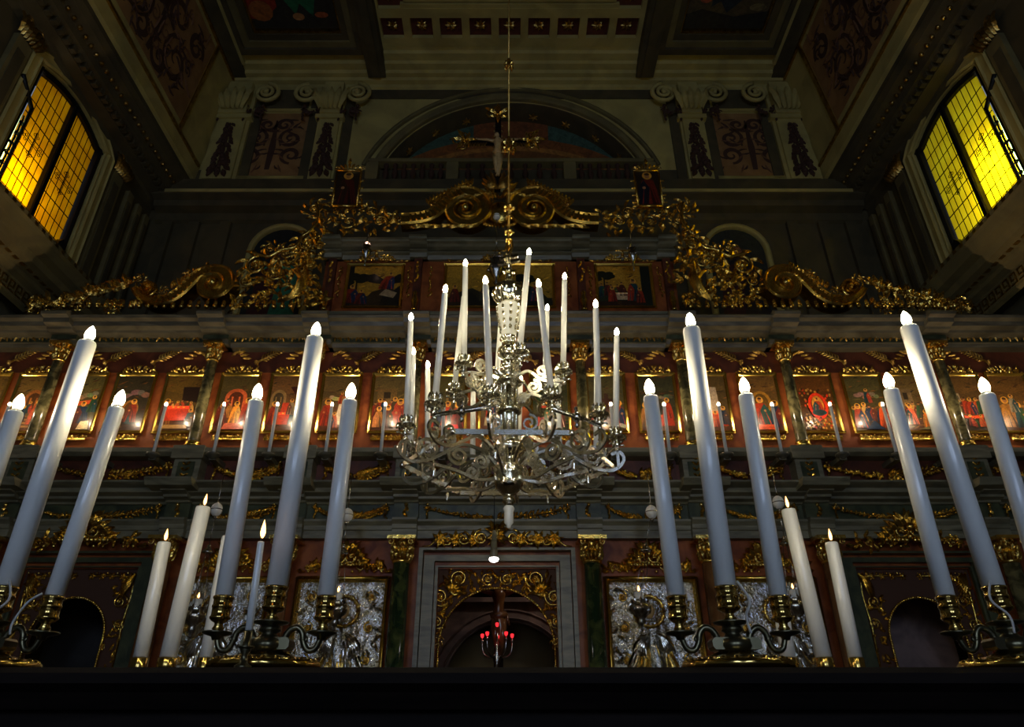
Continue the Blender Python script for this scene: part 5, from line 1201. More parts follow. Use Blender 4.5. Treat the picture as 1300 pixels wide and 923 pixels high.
mb.tube([(-.08, y - .02, A_ - .34), (0, y - .07, A_ - .36), (.08, y - .02, A_ - .34)], .035, 6)
obj('carved_figure', mb, flesh, t)
# =================================================================== CANDLES
BULB = [(.0, 0), (.30, .02), (.42, .12), (.5, .30), (.46, .52), (.30, .78), (.12, .95), (.0, 1.0)]
def bulb_me(name, r, hh, m, n=10):
    mb = MB(); mb.lathe([(max(.0005, a * 2 * r), b * hh) for a, b in BULB], n=n); return mesh(name, mb, m)
ME_BIG = bulb_me('bulb', .0185, .062, bulbm); ME_CH = bulb_me('bulb', .0165, .060, bulbc, 9); ME_SM = bulb_me('bulb', .020, .055, bulbs, 8)
mbf = MB(); mbf.lathe([(.001, 0), (.006, .008), (.0085, .018), (.0065, .034), (.003, .048), (.0005, .058)], n=8); ME_FL = mesh('flame', mbf, flame)
def candle(lab, group, base, tip, r, kind, wire=None):
    base = Vector(base); tip = Vector(tip); d = tip - base
    hb = {'big': .062, 'ch': .060, 'small': .055, 'flame': .08, 'out': .02}[kind]
    L = d.length - hb - (.012 if kind in ('big', 'ch') else 0)
    t = thing('electric_candle' if kind in ('big', 'ch', 'small') else 'wax_candle', lab, 'candle', base, group)
    t.rotation_mode = 'QUATERNION'; t.rotation_quaternion = Vector((0, 0, 1)).rotation_difference(d)
    mb = MB(); mb.lathe([(r, 0), (r * 1.0, L * .5), (r * .97, L - .008), (r * .9, L)] + ([] if kind != 'flame' else [(r * .6, L - .004)]), n=18)
    obj('candle_body', mb, wax, t)
    if kind in ('big', 'ch', 'small'):
        mb = MB(); mb.lathe([(r * .55, L - .002), (r * .55, L + .012)], n=10); obj('bulb_socket', mb, collar, t)
        link('bulb', {'big': ME_BIG, 'ch': ME_CH, 'small': ME_SM}[kind], t, loc=(0, 0, L + (.011 if kind != 'small' else .004)))
    else:
        mb = MB(); mb.tube([(0, 0, L - .006), (.001, 0, L + .008), (.003, 0, L + .018)], .0022, 5); obj('wick', mb, blackwick, t)
        if kind == 'flame': link('flame', ME_FL, t, loc=(.002, 0, L + .010))
    if wire:
        mb = MB(); mb.tube(smooth([Vector((w[0], w[1], w[2])) for w in wire], 5), .004, 5); obj('cable', mb, cable, t)
    return t
# small candles on the predella brackets
for i, x in enumerate(ICX):
    zb = Z(577, 9.62) + .016; zt = Z(511, 9.62)
    candle('white electric candle before the icon of ' + ICD[i], 'small candles along the icon row', (x, 9.62, zb), (x, 9.62, zt), .024, 'small')
# =================================================================== CANDELABRA on the parapet
ZB = H + .16
mb = MB(); mb.px([(2.62, ZB), (2.14, ZB), (2.12, ZB - .015), (2.12, ZB - .04), (2.16, ZB - .06), (2.20, ZB - .10), (2.58, ZB - .10), (2.62, ZB - .06)], -3.4, 3.4)
t = thing('altar_parapet', 'long black wooden parapet carrying the tall candelabra', 'parapet', (0, 2.38, 0))
obj('top_board', mb, wood, t, True)
mb = MB(); mb.box(-3.3, 3.3, 2.24, 2.5, 0, ZB - .10); obj('body', mb, wood, t, True)
for k in range(9):
    x = -2.9 + k * .725
    mb = MB(FR(2.24))
    mb.band([(x - .3, .2), (x - .3, ZB - .25), (x + .3, ZB - .25), (x + .3, .2), (x - .3, .2)], 0, .025, .05); obj('panel_moulding', mb, wood, t, True)
def candelabrum(x, lab):
    Y = 2.4; t = thing('candelabrum', lab, 'candelabrum', (x, Y, ZB + .001), 'three-light candelabra in the foreground')
    mb = MB(); mb.lathe([(.10, 0), (.155, .004), (.165, .018), (.160, .032), (.13, .042), (.08, .05), (.05, .062)], n=48, lob=24, la=.035)
    for k in range(24): a = 2 * PI * k / 24; mb.ball((.150 * math.cos(a), .150 * math.sin(a), .03), .014, 6, 4, (1, 1, .9))
    obj('foot', mb, brass, t)
    mb = MB(); mb.lathe([(.05, .06), (.058, .075), (.055, .095), (.03, .105), (.022, .115), (.034, .122), (.03, .135)], n=16); mb.box(-.075, .075, -.035, .035, .066, .10, 0, .008)
    obj('hub', mb, bronze, t)
    for q in (-1, 1):
        mb = MB(); pts = smooth([(q * .045, 0, .085), (q * .058, 0, .118), (q * .082, 0, .132), (q * .102, 0, .118), (q * .112, 0, .085), (q * .128, 0, .066), (q * .15, 0, .072), (q * .163, 0, .105)], 6)
        mb.tube(pts, [.011 - .002 * i / len(pts) for i in range(len(pts))], 8)
        mb.ball((q * .108, 0, .098), .012, 6, 5); mb.ball((q * .05, 0, .095), .014, 6, 5); mb.tube([(q * .112, 0, .085), (q * .12, 0, .10), (q * .116, 0, .108)], [.007, .005, .003], 5)
        obj('arm', mb, bronze, t)
    for q in (-1, 0, 1):
        o = Vector((q * .165, 0, .135 if q == 0 else .105)); k = 1.0 if q == 0 else .86
        mb = MB(); mb.lathe([(.012, -.01), (.016, .0), (.052 * k, .008), (.056 * k, .013), (.05 * k, .015), (.016, .012), (.014, .02)], o, 20); p = obj('drip_pan', mb, bronze, t)
        mb = MB(); zc = .252 if q == 0 else .222; b = o.z + .015
        mb.lathe([(.012, b), (.022 * k, b + .008), (.013, b + .018), (.014, b + .025), (.028 * k, b + .03), (.037 * k, b + .037), (.038 * k, b + .042), (.034 * k, b + .046), (.034 * k, (b + zc) / 2 + .018), (.0365 * k, (b + zc) / 2 + .02), (.0365 * k, (b + zc) / 2 + .026), (.034 * k, (b + zc) / 2 + .028), (.034 * k, zc - .008), (.038 * k, zc - .004), (.038 * k, zc + .002), (.033 * k, zc + .002), (.033 * k, zc - .002)], (o.x, 0, 0), 20)
        obj('candle_cup', mb, brass, t)
    return t
SHN = {'far left': 'far-left', 'left': 'left-centre', 'right': 'right-centre', 'far right': 'far-right'}
CN = {'far left': (-.679, 'at the far left edge'), 'left': (-.3135, 'left of the central door'), 'right': (.293, 'right of the central door'), 'far right': (.655, 'at the far right edge')}
for nm, (k, wh) in CN.items():
    x = k * 2.4; candelabrum(x, 'brass and dark bronze three-armed candelabrum %s, on the black parapet' % wh)
    Zt = {'far left': 416, 'left': 408, 'right': 397, 'far right': 394}[nm]
    tops = {'far left': ((28, 500), (118, 414), (156, 495)), 'left': ((329, 487), (403, 409), (447, 486)), 'right': ((823, 481), (875, 397), (943, 479)), 'far right': ((1125, 473), (1147, 395), (1246, 479))}[nm]
    for q, wq in ((-1, 'on the left arm'), (0, 'in the middle'), (1, 'on the right arm')):
        zb = ZB + (.2575 if q == 0 else .2290); tx, ty = tops[q + 1]; b = Vector((x + q * .165, 2.4, zb)); tp = at(tx, ty, 2.4)
        wire = [(.04 * (1 if q < 1 else -1) * .7, -.034, .01), (.055, -.05, -.05), (.03, -.075, -.1), (.035, -.08, -.15)] if (nm, q) in (('far left', 0), ('far left', 1), ('far right', 0), ('right', 0)) else None
        if nm == 'far right' and wire: wire = [(-a, bb, c) for a, bb, c in wire]
        if (nm, q) == ('far left', 1): wire = [(-.02, -.034, .0), (-.05, -.045, -.03), (-.068, -.055, -.09), (-.06, -.06, -.125)]
        candle('%s white electric candle %s of the candelabrum %s' % ('tall' if q == 0 else 'short', wq, wh), 'foreground electric candles', b, tp, .0345 if q == 0 else .0285, 'big', wire)
# wax candles with real flames standing behind, each on its own floor stick
def stick(p, r, lab):
    t = thing('floor_candlestick', lab, 'candlestick', (p.x, p.y, 0), 'floor candlesticks behind the parapet')
    mb = MB(); z = p.z; mb.lathe([(.052, 0), (.055, .02), (.05, .08), (.03, .12), (.026, .6), (.04, .63), (.026, .66), (.024, z - .13), (.04, z - .11), (.022, z - .09)], n=14); obj('stem', mb, brass, t)
    mb = MB(); mb.lathe([(.02, z - .09), (.052, z - .075), (.055, z - .07), (.03, z - .07), (r * 1.1, z - .06), (r * 1.15, z), (r * 1.0, z + .004), (r * .9, z - .004)], n=16); obj('candle_cup', mb, brass, t)
WX = [((178, 836), (213, 668), .032, 'flame', 'lit ivory wax candle before the left side door'), ((213, 836), (263, 624), .037, 'flame', 'tall lit ivory wax candle just left of the left candelabrum'), ((261, 836), (290, 676), .028, 'out', 'unlit ivory wax candle half behind the left candelabrum'),
      ((1046, 836), (996, 627), .036, 'flame', 'tall lit ivory wax candle just right of the right candelabrum'), ((1086, 836), (1051, 668), .031, 'flame', 'lit ivory wax candle before the right side door'), ((1001, 836), (986, 735), .034, 'out', 'short ivory wax candle mostly hidden behind the right candelabrum')]
for (bx, by), (tx, ty), r, k, l in WX:
    b = at(bx, by, 3.5); tp = at(tx, ty, 3.5)
    b.z += .006; candle(l, 'wax candles behind the parapet', b, tp, r, k); b.z -= .006; stick(b, r, 'brass floor candlestick under the ' + l)
b = at(316, 800, 2.21); tp = at(336, 655, 2.21)
candle('thin lit white taper beside the left candelabrum stem', 'wax candles behind the parapet', b, tp, .0105, 'flame')
t = thing('taper_holder', 'little dark taper holder on the parapet beside the left candelabrum', 'candlestick', (b.x, b.y, ZB + .001))
mb = MB(); zz = b.z - ZB - .004; mb.lathe([(.024, 0), (.024, .008), (.012, .015), (.009, zz - .06), (.016, zz - .05), (.012, zz - .04), (.0125, zz), (.010, zz - .002)], n=12); obj('stem', mb, bronze, t)
mb = MB(); mb.lathe([(.01, zz - .05), (.022, zz - .045), (.024, zz - .04), (.01, zz - .04)], n=12); obj('drip_pan', mb, bronze, t)
# =================================================================== CHANDELIER
CC = Vector((0.0, 4.5, 0)); YC = 4.5
ch = thing('chandelier', 'ornate silver-gilt hanging chandelier with two tiers of candles in the centre', 'chandelier', (0, YC, Zp(665, YC)))
def cpart(name, mb, m): return obj(name, mb, m, ch, True)
def prof(L): return [(max(.001, w / 895 * YC / (cp - sp * (CPY - py) / F)), Zp(py, YC)) for py, w in reversed(L)]
mb = MB()
mb.lathe(prof([(344, 1.5), (347, 4), (352, 5), (354, 3.5), (357, 7), (361, 11), (365, 14)]), CC, 20)
cpart('top_finial', mb, silver)
mb = MB(); mb.lathe(prof([(362, 13), (367, 19), (374, 20.5), (381, 18), (386, 14), (389, 10)]), CC, 40, lob=10, la=.08)
for k in range(20):
    a = 2 * PI * k / 20; r = .095; c = CC + Vector((r * math.cos(a), r * math.sin(a), Zp(372, YC))); mb.ball(c, .016, 6, 4)
    mb.ball(c + Vector((0, 0, -.03)), .012, 6, 4); mb.ball(c * 1 + Vector((-.01 * math.cos(a), -.01 * math.sin(a), .03)), .012, 6, 4)
cpart('pierced_crown', mb, silver)
mb = MB(); mb.lathe(prof([(388, 13), (391, 15.5), (396, 15.5), (403, 14.5), (414, 11.5), (425, 9.5), (430, 9)]), CC, 18)
cpart('glass_urn', mb, whitet)
mb = MB()
for k in range(9):
    a = 2 * PI * k / 9; d = Vector((math.cos(a), math.sin(a), 0)); fr = (CC, Vector((-math.sin(a), math.cos(a), 0)), Vector((0, 0, 1)), d); mb.fr = fr
    for py, w in ((394, 15.8), (402, 15), (410, 13), (418, 11.3)):
        r = prof([(py, w)])[0][0]; mb.leaf(0, Zp(py + 4, YC), r, PI / 2, .045, .03, 0, .1, 0, 3)
cpart('urn_tracery', mb, silver)
mb = MB()
mb.lathe(prof([(428, 10), (431, 12), (434, 8), (437, 7), (440, 9), (444, 14), (449, 15), (454, 12), (457, 7), (460, 8), (463, 11), (467, 11), (470, 8), (473, 13), (476, 14), (478, 9), (481, 13), (484, 17), (487, 17), (490, 9)]), CC, 20)
cpart('upper_stem', mb, silver)
z0, z1 = Zp(562, YC), Zp(488, YC)
for k in range(6):
    mb = MB(); a = 2 * PI * k / 6; r = .052 if k else .052
    mb.lathe([(.012, z0), (.017, z0 + .02), (.012, z0 + .05), (.013, (z0 + z1) / 2 - .02), (.018, (z0 + z1) / 2), (.013, (z0 + z1) / 2 + .02), (.012, z1 - .04), (.017, z1 - .02), (.012, z1)], CC + Vector((r * math.cos(a), r * math.sin(a), 0)), 10)
    cpart('stem_rod', mb, silver)
mb = MB(); mb.lathe(prof([(488, 8), (562, 8)]), CC, 10)
mb.lathe(prof([(517, 12), (520, 16), (524, 16), (527, 12)]), CC, 18)
cpart('stem_core', mb, silver)
mb = MB()
mb.lathe(prof([(560, 13), (563, 19), (568, 22), (574, 22), (579, 15), (583, 12), (587, 12), (591, 15), (594, 20), (597, 21), (600, 19), (604, 19.5), (610, 19), (616, 18.5), (622, 15), (627, 9), (630, 6), (633, 8), (637, 8.5), (640, 5), (644, 6)]), CC, 24)
cpart('lower_knob', mb, silver)
mb = MB(); mb.lathe(prof([(643, 6), (646, 7.5), (650, 6), (653, 6), (664, 6), (667, 3), (670, 2.4), (671, 0)]), CC, 14); cpart('pendant_finial', mb, whitet)
# suspension
mb = MB(); mb.tube([(0, YC, Zp(344, YC)), (0, YC, h(14.9))], .009, 8); cpart('suspension_rod', mb, oldgold)
mb = MB()
for py, r in ((187, .05), (84, .035)):
    c = Vector((0, YC, Zp(py, YC))); mb.ball(c, r, 10, 8)
    for k in range(8): a = 2 * PI * k / 8; mb.fr = (c, Vector((-math.sin(a), math.cos(a), 0)), Vector((0, 0, 1)), Vector((math.cos(a), math.sin(a), 0))); mb.leaf(0, .0, r * .9, PI / 2, r * 1.5, r * .7, 0, .3, 0, 3); mb.leaf(0, .0, r * .9, -PI / 2, r * 1.2, r * .7, 0, .3, 0, 3)
    mb.lathe([(.012, r), (.022, r + .03), (.012, r + .07)], c, 10)
    cpart('gilt_rosette', mb, gold); mb = MB()
for py, r in ((264, .035), (276, .02), (295, .028), (305, .022)):
    c = Vector((0, YC, Zp(py, YC)))
    for k in range(5): a = 2 * PI * k / 5; mb.ball(c + Vector((r * math.cos(a), r * math.sin(a), 0)), r * .62, 7, 5)
    cpart('gilt_collar', mb, gold); mb = MB()
mb.tube(smooth([(0, YC, Zp(300, YC)), (.02, YC, Zp(306, YC)), (.025, YC, Zp(314, YC)), (0, YC, Zp(322, YC)), (-.022, YC, Zp(316, YC)), (-.012, YC, Zp(309, YC))], 5), .011, 7)
cpart('gilt_hook', mb, gold)
mb = MB()
for py, l, tl in ((327, .07, .35), (333, .085, .3), (345, .045, .1)):
    z = Zp(py, YC); mb.strap([(-l, YC - .01, z - tl * l), (l, YC + .01, z + tl * l)], Vector((0, 1, 0)), .03, .022)
    mb.strap([(-.01, YC - l, z), (.01, YC + l, z)], Vector((1, 0, 0)), .03, .02)
mb.tube([(0, YC, Zp(352, YC)), (0, YC, Zp(312, YC))], .012, 8)
cpart('cross_hanger', mb, silver)
# candles and arms
LOW = [('nearest on the lower tier, right of the stem', (700, 497), (683, 354), 3.77), ('near the viewer on the lower tier, just left of the stem', (622, 497), (616, 350), 3.75), ('on the lower tier, bluish, third from the left edge', (552, 514), (566, 361), 3.86), ('at the left end of the lower tier', (515, 547), (522, 397), 4.2),
       ('on the lower tier, hidden behind the leftmost candle', (521, 566), (525, 441), 4.70), ('at the back left of the lower tier with its low bulb', (543, 582), (543, 458), 4.93), ('at the back of the lower tier, left of the stem', (600, 594), (601, 473), 5.14), ('at the back of the lower tier, right behind the stem', (657, 594), (661, 476), 5.16),
       ('at the back right of the lower tier', (711, 588), (707, 466), 5.02), ('on the lower tier, its bulb behind the bluish right candle', (757, 577), (758, 446), 4.78), ('at the right end of the lower tier', (782, 550), (783, 416), 4.40), ('on the lower tier, bluish, second from the right end', (760, 522), (756, 380), 4.02)]
UPP = [('on the upper tier, tall, left of the stem', (589, 457), (591, 329), 4.32), ('topmost on the upper tier, leaning beside the hanger', (660, 443), (672, 315), 4.17), ('on the upper tier, upright, right of the stem', (715, 467), (717, 346), 4.48),
       ('on the upper tier, leaning behind its left neighbour', (577, 492), (590, 367), 4.72), ('at the back of the upper tier, behind the leaning right candle', (692, 480), (695, 386), 4.93), ('at the back of the upper tier, behind the urn', (631, 480), (637, 388), 4.95)]
mb = MB(); mb.lathe([(.004, -.135), (.014, -.125), (.016, -.115), (.008, -.105), (.012, -.095), (.026, -.085), (.014, -.07), (.010, -.05), (.018, -.042), (.060, -.034), (.066, -.028), (.060, -.024), (.020, -.03), (.014, -.02), (.020, -.012), (.027, 0.0), (.028, .022), (.031, .026), (.0255, .028), (.0248, -.003)], n=18); ME_CUP = mesh('candle_cup', mb, silver)
mb = MB()
for k in range(10):
    a = 2 * PI * k / 10; mb.fr = (Vector((0, 0, 0)), Vector((-math.sin(a), math.cos(a), 0)), Vector((0, 0, 1)), Vector((math.cos(a), math.sin(a), 0))); mb.leaf(0, -.005, .033, PI / 2, .045, .018, 0, .25, 0, 3); mb.leaf(0, -.02, .055, -PI / 2, .03, .02, 0, .3, 0, 3)
for k in range(4): a = PI / 2 * k + .4; mb.tube([(.02 * math.cos(a), .02 * math.sin(a), -.085), (.05 * math.cos(a), .05 * math.sin(a), -.075), (.055 * math.cos(a), .055 * math.sin(a), -.085)], [.007, .006, .009], 5)
ME_CUPO = mesh('cup_leaves', mb, silver)
def scroll_arm(b, lower, rich=True):
    d = Vector((b.x - CC.x, b.y - CC.y, 0)); R = d.length; d.normalize(); nrm = Vector((0, 0, 1)).cross(d)
    mb = MB(); P = lambda r, z: CC + d * r + Vector((0, 0, z)); zb = b.z - .11
    T_, Wd = .020, .015
    def sp(r, z, rad, turns, a0, dr): mb.strap([P(*p) for p in sppts(r, z, rad, turns, a0, dr, int(16 * turns), .18)], nrm, Wd, T_); mb.ball(P(r, z), rad * .16, 6, 4)
    if lower:
        zc = Zp(592, YC)
        main = smooth([(.07, zc - .02), (R * .25, zc + .07), (R * .45, zc + .10), (R * .62, zc + .03), (R * .78, zc - .04), (R * .95, zc - .06), (R * 1.05, zc + .0), (R * 1.02, zc + .06), (R * .94, zc + .045)], 6)
        mb.strap([P(*p) for p in main], nrm, Wd, T_)
        if not rich:
            sp(R * .8, zc + .03, .06, 1.6, -PI / 2, 1); return mb
        sp(R * .78, zc + .035, .085, 1.7, -PI / 2, 1); sp(R * .50, zc + .02, .075, 1.7, PI / 2, -1); sp(R * .28, zc + .005, .055, 1.6, PI / 2, 1); sp(R * .36, zc - .075, .05, 1.5, PI / 2, 1); sp(R * .58, zc + .125, .035, 1.3, -PI / 2, -1); sp(R * .22, zc + .12, .04, 1.4, -PI / 2, 1)
        mb.strap([P(*p) for p in smooth([(.08, zc - .09), (R * .3, zc - .12), (R * .52, zc - .08), (R * .72, zc - .06)], 5)], nrm, Wd, T_)
        mb.strap([P(*p) for p in smooth([(R * 1.0, zc - .05), (R * 1.0, zb - .02), (R, zb + .03)], 5)], nrm, Wd, T_)
        mb.lathe([(.003, zc - .15), (.012, zc - .135), (.006, zc - .12), (.014, zc - .105), (.006, zc - .08)], P(R * .72, 0), 8)
    else:
        zc = Zp(480, YC)
        main = smooth([(.05, zc), (R * .35, zc + .05), (R * .6, zc - .02), (R * .85, zc - .03), (R, zb + .0)], 6)
        mb.strap([P(*p) for p in main], nrm, Wd, T_)
        sp(R * .62, zc + .045, .05, 1.6, -PI / 2, 1); sp(R * .45, zc - .075, .055, 1.6, PI / 2, -1); sp(R * .85, zc - .10, .05, 1.5, PI / 2, 1); sp(R * .25, zc - .16, .04, 1.5, 0, 1)
        mb.strap([P(*p) for p in smooth([(R * .95, zc - .06), (R * .7, zc - .16), (R * .4, zc - .13), (.05, zc - .2)], 5)], nrm, Wd, T_)
    return mb
lowp = []
for i, (l, bp_, tp_, Y) in enumerate(LOW + UPP):
    low = i < 12; b = at(*bp_, Y); tp = at(*tp_, Y)
    if low: b.z = H + 1.735 if Y < 4.6 else b.z; lowp.append(b)
    candle('white electric chandelier candle ' + l, 'candles of the hanging chandelier', b, tp, .0205, 'ch')
    loc = b - Vector(ch.location)
    c = link('candle_cup', ME_CUP, ch, loc=loc - Vector((0, 0, .002))); link('cup_leaves', ME_CUPO, c)
    cpart('scroll_arm', scroll_arm(b, low, i in (1, 3, 5, 8, 10, 11) or not low), strapm)
for a, b in ((1, 2), (3, 4), (5, 6), (7, 8), (9, 10), (11, 0)):
    mb = MB(); p, q = lowp[a] - Vector((0, 0, .10)), lowp[b] - Vector((0, 0, .10)); m = (p + q) / 2
    mb.tube([p, q], .014, 6); mb.ball(m, .03, 8, 6); mb.lathe([(.004, -.07), (.016, -.055), (.008, -.04), (.022, .0), (.008, .04), (.014, .055), (.003, .07)], m, 10); cpart('tie_bar', mb, silverd)
zr = Zp(592, YC); hx = [Vector((.70 * math.cos(a), YC + .70 * math.sin(a), zr)) for a in [math.radians(60 * k + 2) for k in range(6)]]
for k in range(6):
    mb = MB(); p, q = hx[k], hx[(k + 1) % 6]
    mb.strap([p, q], Vector((0, 0, 1)), .03, .014)
    mb.ball(p, .022, 8, 6); n = 8
    for j in range(1, n): c = p.lerp(q, j / n); mb.ball(c + Vector((0, 0, -.018)), .011, 6, 4)
    dd = (q - p).normalized(); mb.fr = (p, dd, Vector((0, 0, 1)), dd.cross(Vector((0, 0, 1))))
    for j in (1, 2): mb.strap([mb.P(*s_) for s_ in sppts(.05 + .2 * j, .06, .055, 1.5, PI / 2, 1 if j % 2 else -1, 18, .2)], mb.fr[3], .016, .010)
    cpart('ring_bar', mb, strapm)
# =================================================================== HANGING LAMPS
def hang_lamp(lab, orb, body, Y, top, big=1.0, fl=True, red_=False, group='hanging oil lamps'):
    ob = at(*orb, Y); bo = at(*body, Y); tpz = top
    t = thing('hanging_lamp', lab, 'lamp', (bo.x, Y, bo.z), group); o = Vector((0, 0, 0)); k = big
    dz = ob.z - bo.z; dx = ob.x - bo.x
    mb = MB(); mb.tube([(dx * 1.0, 0, dz), (dx, .0, tpz - bo.z)], .006, 5); mb.tube([(dx, 0, dz), (dx * .55, 0, dz * .55 + .06)], .005, 5)
    zc = dz * .55
    for q in range(3): a = q * 2.1 + .5; mb.tube([(dx * .55 + .03 * math.cos(a), .03 * math.sin(a), zc), (.085 * k * math.cos(a), .085 * k * math.sin(a), .0)], .004, 5)
    obj('chain', mb, silverd, t)
    mb = MB(); mb.ball((dx, 0, dz), .075 * k, 16, 10, (1, 1, 1.18)); e = obj('egg', mb, egg, t)
    mb = MB(); mb.lathe([(.0755 * k, -.006), (.077 * k, 0), (.0755 * k, .006)], (dx, 0, dz), 16)
    mb.tube([(dx + .077 * k * math.cos(a), -.077 * k * abs(math.sin(a)) * 0 - .0, dz + .09 * k * math.sin(a)) for a in [PI * 2 * i / 20 for i in range(21)]], .003, 4)
    mb.lathe([(.004, .088 * k), (.03 * k, .082 * k), (.01, .1 * k), (.012, .12 * k)], (dx, 0, dz), 10); mb.lathe([(.012, -.13 * k), (.018, -.11 * k), (.03 * k, -.084 * k), (.004, -.08 * k)], (dx, 0, dz), 10)
    obj('egg_mount', mb, silverd, e)
    mb = MB(); mb.lathe([(.07 * k, zc - .01), (.075 * k, zc), (.06 * k, zc + .02), (.03 * k, zc + .05), (.02, zc + .07), (.026, zc + .085), (.01, zc + .1)], (dx * .55, 0, 0), 14); obj('chain_cap', mb, silverd, t)
    mb = MB(); mb.lathe([(.004, -.34 * k), (.02 * k, -.32 * k), (.012 * k, -.29 * k), (.03 * k, -.27 * k), (.05 * k, -.24 * k), (.035 * k, -.21 * k), (.10 * k, -.15 * k), (.125 * k, -.10 * k), (.12 * k, -.06 * k), (.085 * k, -.03 * k), (.095 * k, .0), (.1 * k, .01), (.075 * k, .012), (.06 * k, -.03 * k)], n=24, lob=8, la=.05)
    for q in range(8): a = q * PI / 4; mb.fr = (Vector((0, 0, 0)), Vector((-math.sin(a), math.cos(a), 0)), Vector((0, 0, 1)), Vector((math.cos(a), math.sin(a), 0))); mb.leaf(0, -.15 * k, .1 * k, PI / 2, .12 * k, .07 * k, 0, .25, 0, 4); mb.leaf(0, -.03 * k, .09 * k, PI / 2, .07 * k, .04 * k, 0, .3, 0, 3)
    obj('silver_bowl', mb, silverd, t)
    mb = MB(); mb.lathe([(.045 * k, .0), (.06 * k, .03 * k), (.058 * k, .10 * k), (.05 * k, .10 * k), (.048 * k, .03 * k)], n=14); obj('glass_cup', mb, redlamp if red_ else whitet, t)
    if fl: link('flame', ME_FL, t, loc=(0, 0, .115 * k)).scale = (1.7, 1.7, 1.1)
YL = 9.1; topl = zD - .02
hang_lamp('hanging silver oil lamp with white egg before the leftmost silver icon', (275, 647), (249, 772), YL, topl, 1.0)
hang_lamp('hanging silver oil lamp with white egg left of the central door, behind the left candelabrum', (441, 654), (428, 764), YL, topl, 1.0)
hang_lamp('hanging silver oil lamp with white egg right of the central door, behind the right candelabrum', (827, 650), (812, 763), YL, topl, 1.0)
hang_lamp('hanging silver oil lamp with white egg before the rightmost silver icon', (988, 638), (1009, 760), YL, topl, 1.0)
ytop = zu2
YU = 9.45
def top_lamp(lab, px, py, k, glow, egg_=False):
    p = at(px, py, YU); t = thing('hanging_lamp', lab, 'lamp', (p.x, YU, p.z), 'small silver lamps hung from the upper cornice')
    mb = MB(); zt = Z(288, YU) - p.z
    mb.tube([(0, 0, .16 * k), (0, 0, zt)], .006, 5)
    for q in range(3): a = q * 2.1; mb.tube([(.0, 0, .2 * k), (.06 * k * math.cos(a), .06 * k * math.sin(a), .0)], .004, 5)
    obj('chain', mb, silverd, t)
    mb = MB(); mb.lathe([(.003, -.42 * k), (.016 * k, -.38 * k), (.01 * k, -.33 * k), (.03 * k, -.3 * k), (.018 * k, -.26 * k), (.05 * k, -.2 * k), (.085 * k, -.13 * k), (.07 * k, -.07 * k), (.045 * k, -.04 * k), (.065 * k, 0), (.05 * k, .01), (.02, .0)], n=18, lob=6, la=.07)
    for q in range(6): a = q * PI / 3; mb.ball((.085 * k * math.cos(a), .085 * k * math.sin(a), -.13 * k), .02 * k, 6, 4); mb.ball((.06 * k * math.cos(a), .06 * k * math.sin(a), .02), .016 * k, 6, 4)
    obj('silver_bowl', mb, silverd, t)
    if glow: mb = MB(); mb.ball((0, 0, .04 * k), .035 * k, 8, 6); obj('lit_glass', mb, emit('lamp_glow', (1, .6, .4), 7), t)
    if egg_:
        mb = MB(); mb.ball((0, 0, Z(275, YU) - p.z), .062, 14, 9, (1, 1, 1.15)); obj('egg', mb, egg, t)
        mb = MB(); mb.lathe([(.0625, -.005), (.064, 0), (.0625, .005)], (0, 0, Z(275, YU) - p.z), 14); mb.lathe([(.005, -.14), (.025, -.1), (.01, -.06)], (0, 0, Z(275, YU) - p.z), 10); obj('egg_mount', mb, silverd, t)
top_lamp('small silver hanging lamp with a lit glass over the upper left painting', 466, 312, 1.0, True)
top_lamp('ornate silver hanging lamp under a white egg, behind the chandelier hanger', 630, 330, 1.5, False, True)
top_lamp('small silver hanging lamp over the upper right painting', 802, 316, 1.05, False)
# pendant electric lamp at the royal door
p = at(627, 710, 9.3); t = thing('pendant_lamp', 'small pendant electric lamp with grey cone hanging before the central door', 'lamp', p)
mb = MB(); mb.lathe([(.05, .0), (.055, .02), (.042, .16), (.03, .30), (.02, .36), (.0, .37)], n=16); obj('lamp_shade', mb, stone, t)
mb = MB(); mb.ball((0, 0, .0), .062, 12, 6, (1, 1, .6)); obj('bulb', mb, pend, t)
mb = MB(); mb.tube([(0, 0, .36), (0, 0, zD - p.z - .06), (0, .155, zD - p.z - .04)], .006, 5); obj('cord', mb, iron, t)
# =================================================================== THE SANCTUARY behind the central door
YS = 12.3
mb = MB(); aw, az = 1.0, H + .55
arc = [(.0 + IX + .15 + 1.02 * math.cos(PI - PI * i / 20), az + 1.02 * math.sin(PI - PI * i / 20)) for i in range(21)]
mb.py([(IX + 4, 0), (IX + 4, H + 4.5), (IX - 4, H + 4.5), (IX - 4, 0), (IX + .15 - 1.02, 0)] + arc + [(IX + .15 + 1.02, 0)], 12.15, 12.3, 0)
mb.box(IX - 4, IX + 4, 11.95, 12.15, H + 2.05, H + 2.25); mb.box(IX - 4, IX + 4, 12.02, 12.15, H + 1.85, H + 2.05); mb.box(IX - 4, IX + 4, 11.85, 12.15, H + 2.4, H + 2.6)
for q in (-1, 1): mb.box(IX + .15 + q * 1.35 - .16, IX + .15 + q * 1.35 + .16, 12.0, 12.15, 0, H + 1.85)
sw = struct('wall_sanctuary', mb, mauve)
mb = MB(FR(12.15)); mb.band([(IX + .15 + 1.12 * math.cos(PI - PI * i / 20), az + 1.12 * math.sin(PI - PI * i / 20)) for i in range(21)], 0, .08, .16); obj('arch_moulding', mb, mauve, sw)
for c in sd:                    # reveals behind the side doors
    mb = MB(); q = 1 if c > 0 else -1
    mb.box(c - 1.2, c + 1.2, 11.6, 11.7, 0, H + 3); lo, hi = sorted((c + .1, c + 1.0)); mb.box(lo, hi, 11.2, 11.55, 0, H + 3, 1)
    struct('trim_7' if q < 0 else 'trim_8', mb, [dark, mauve])
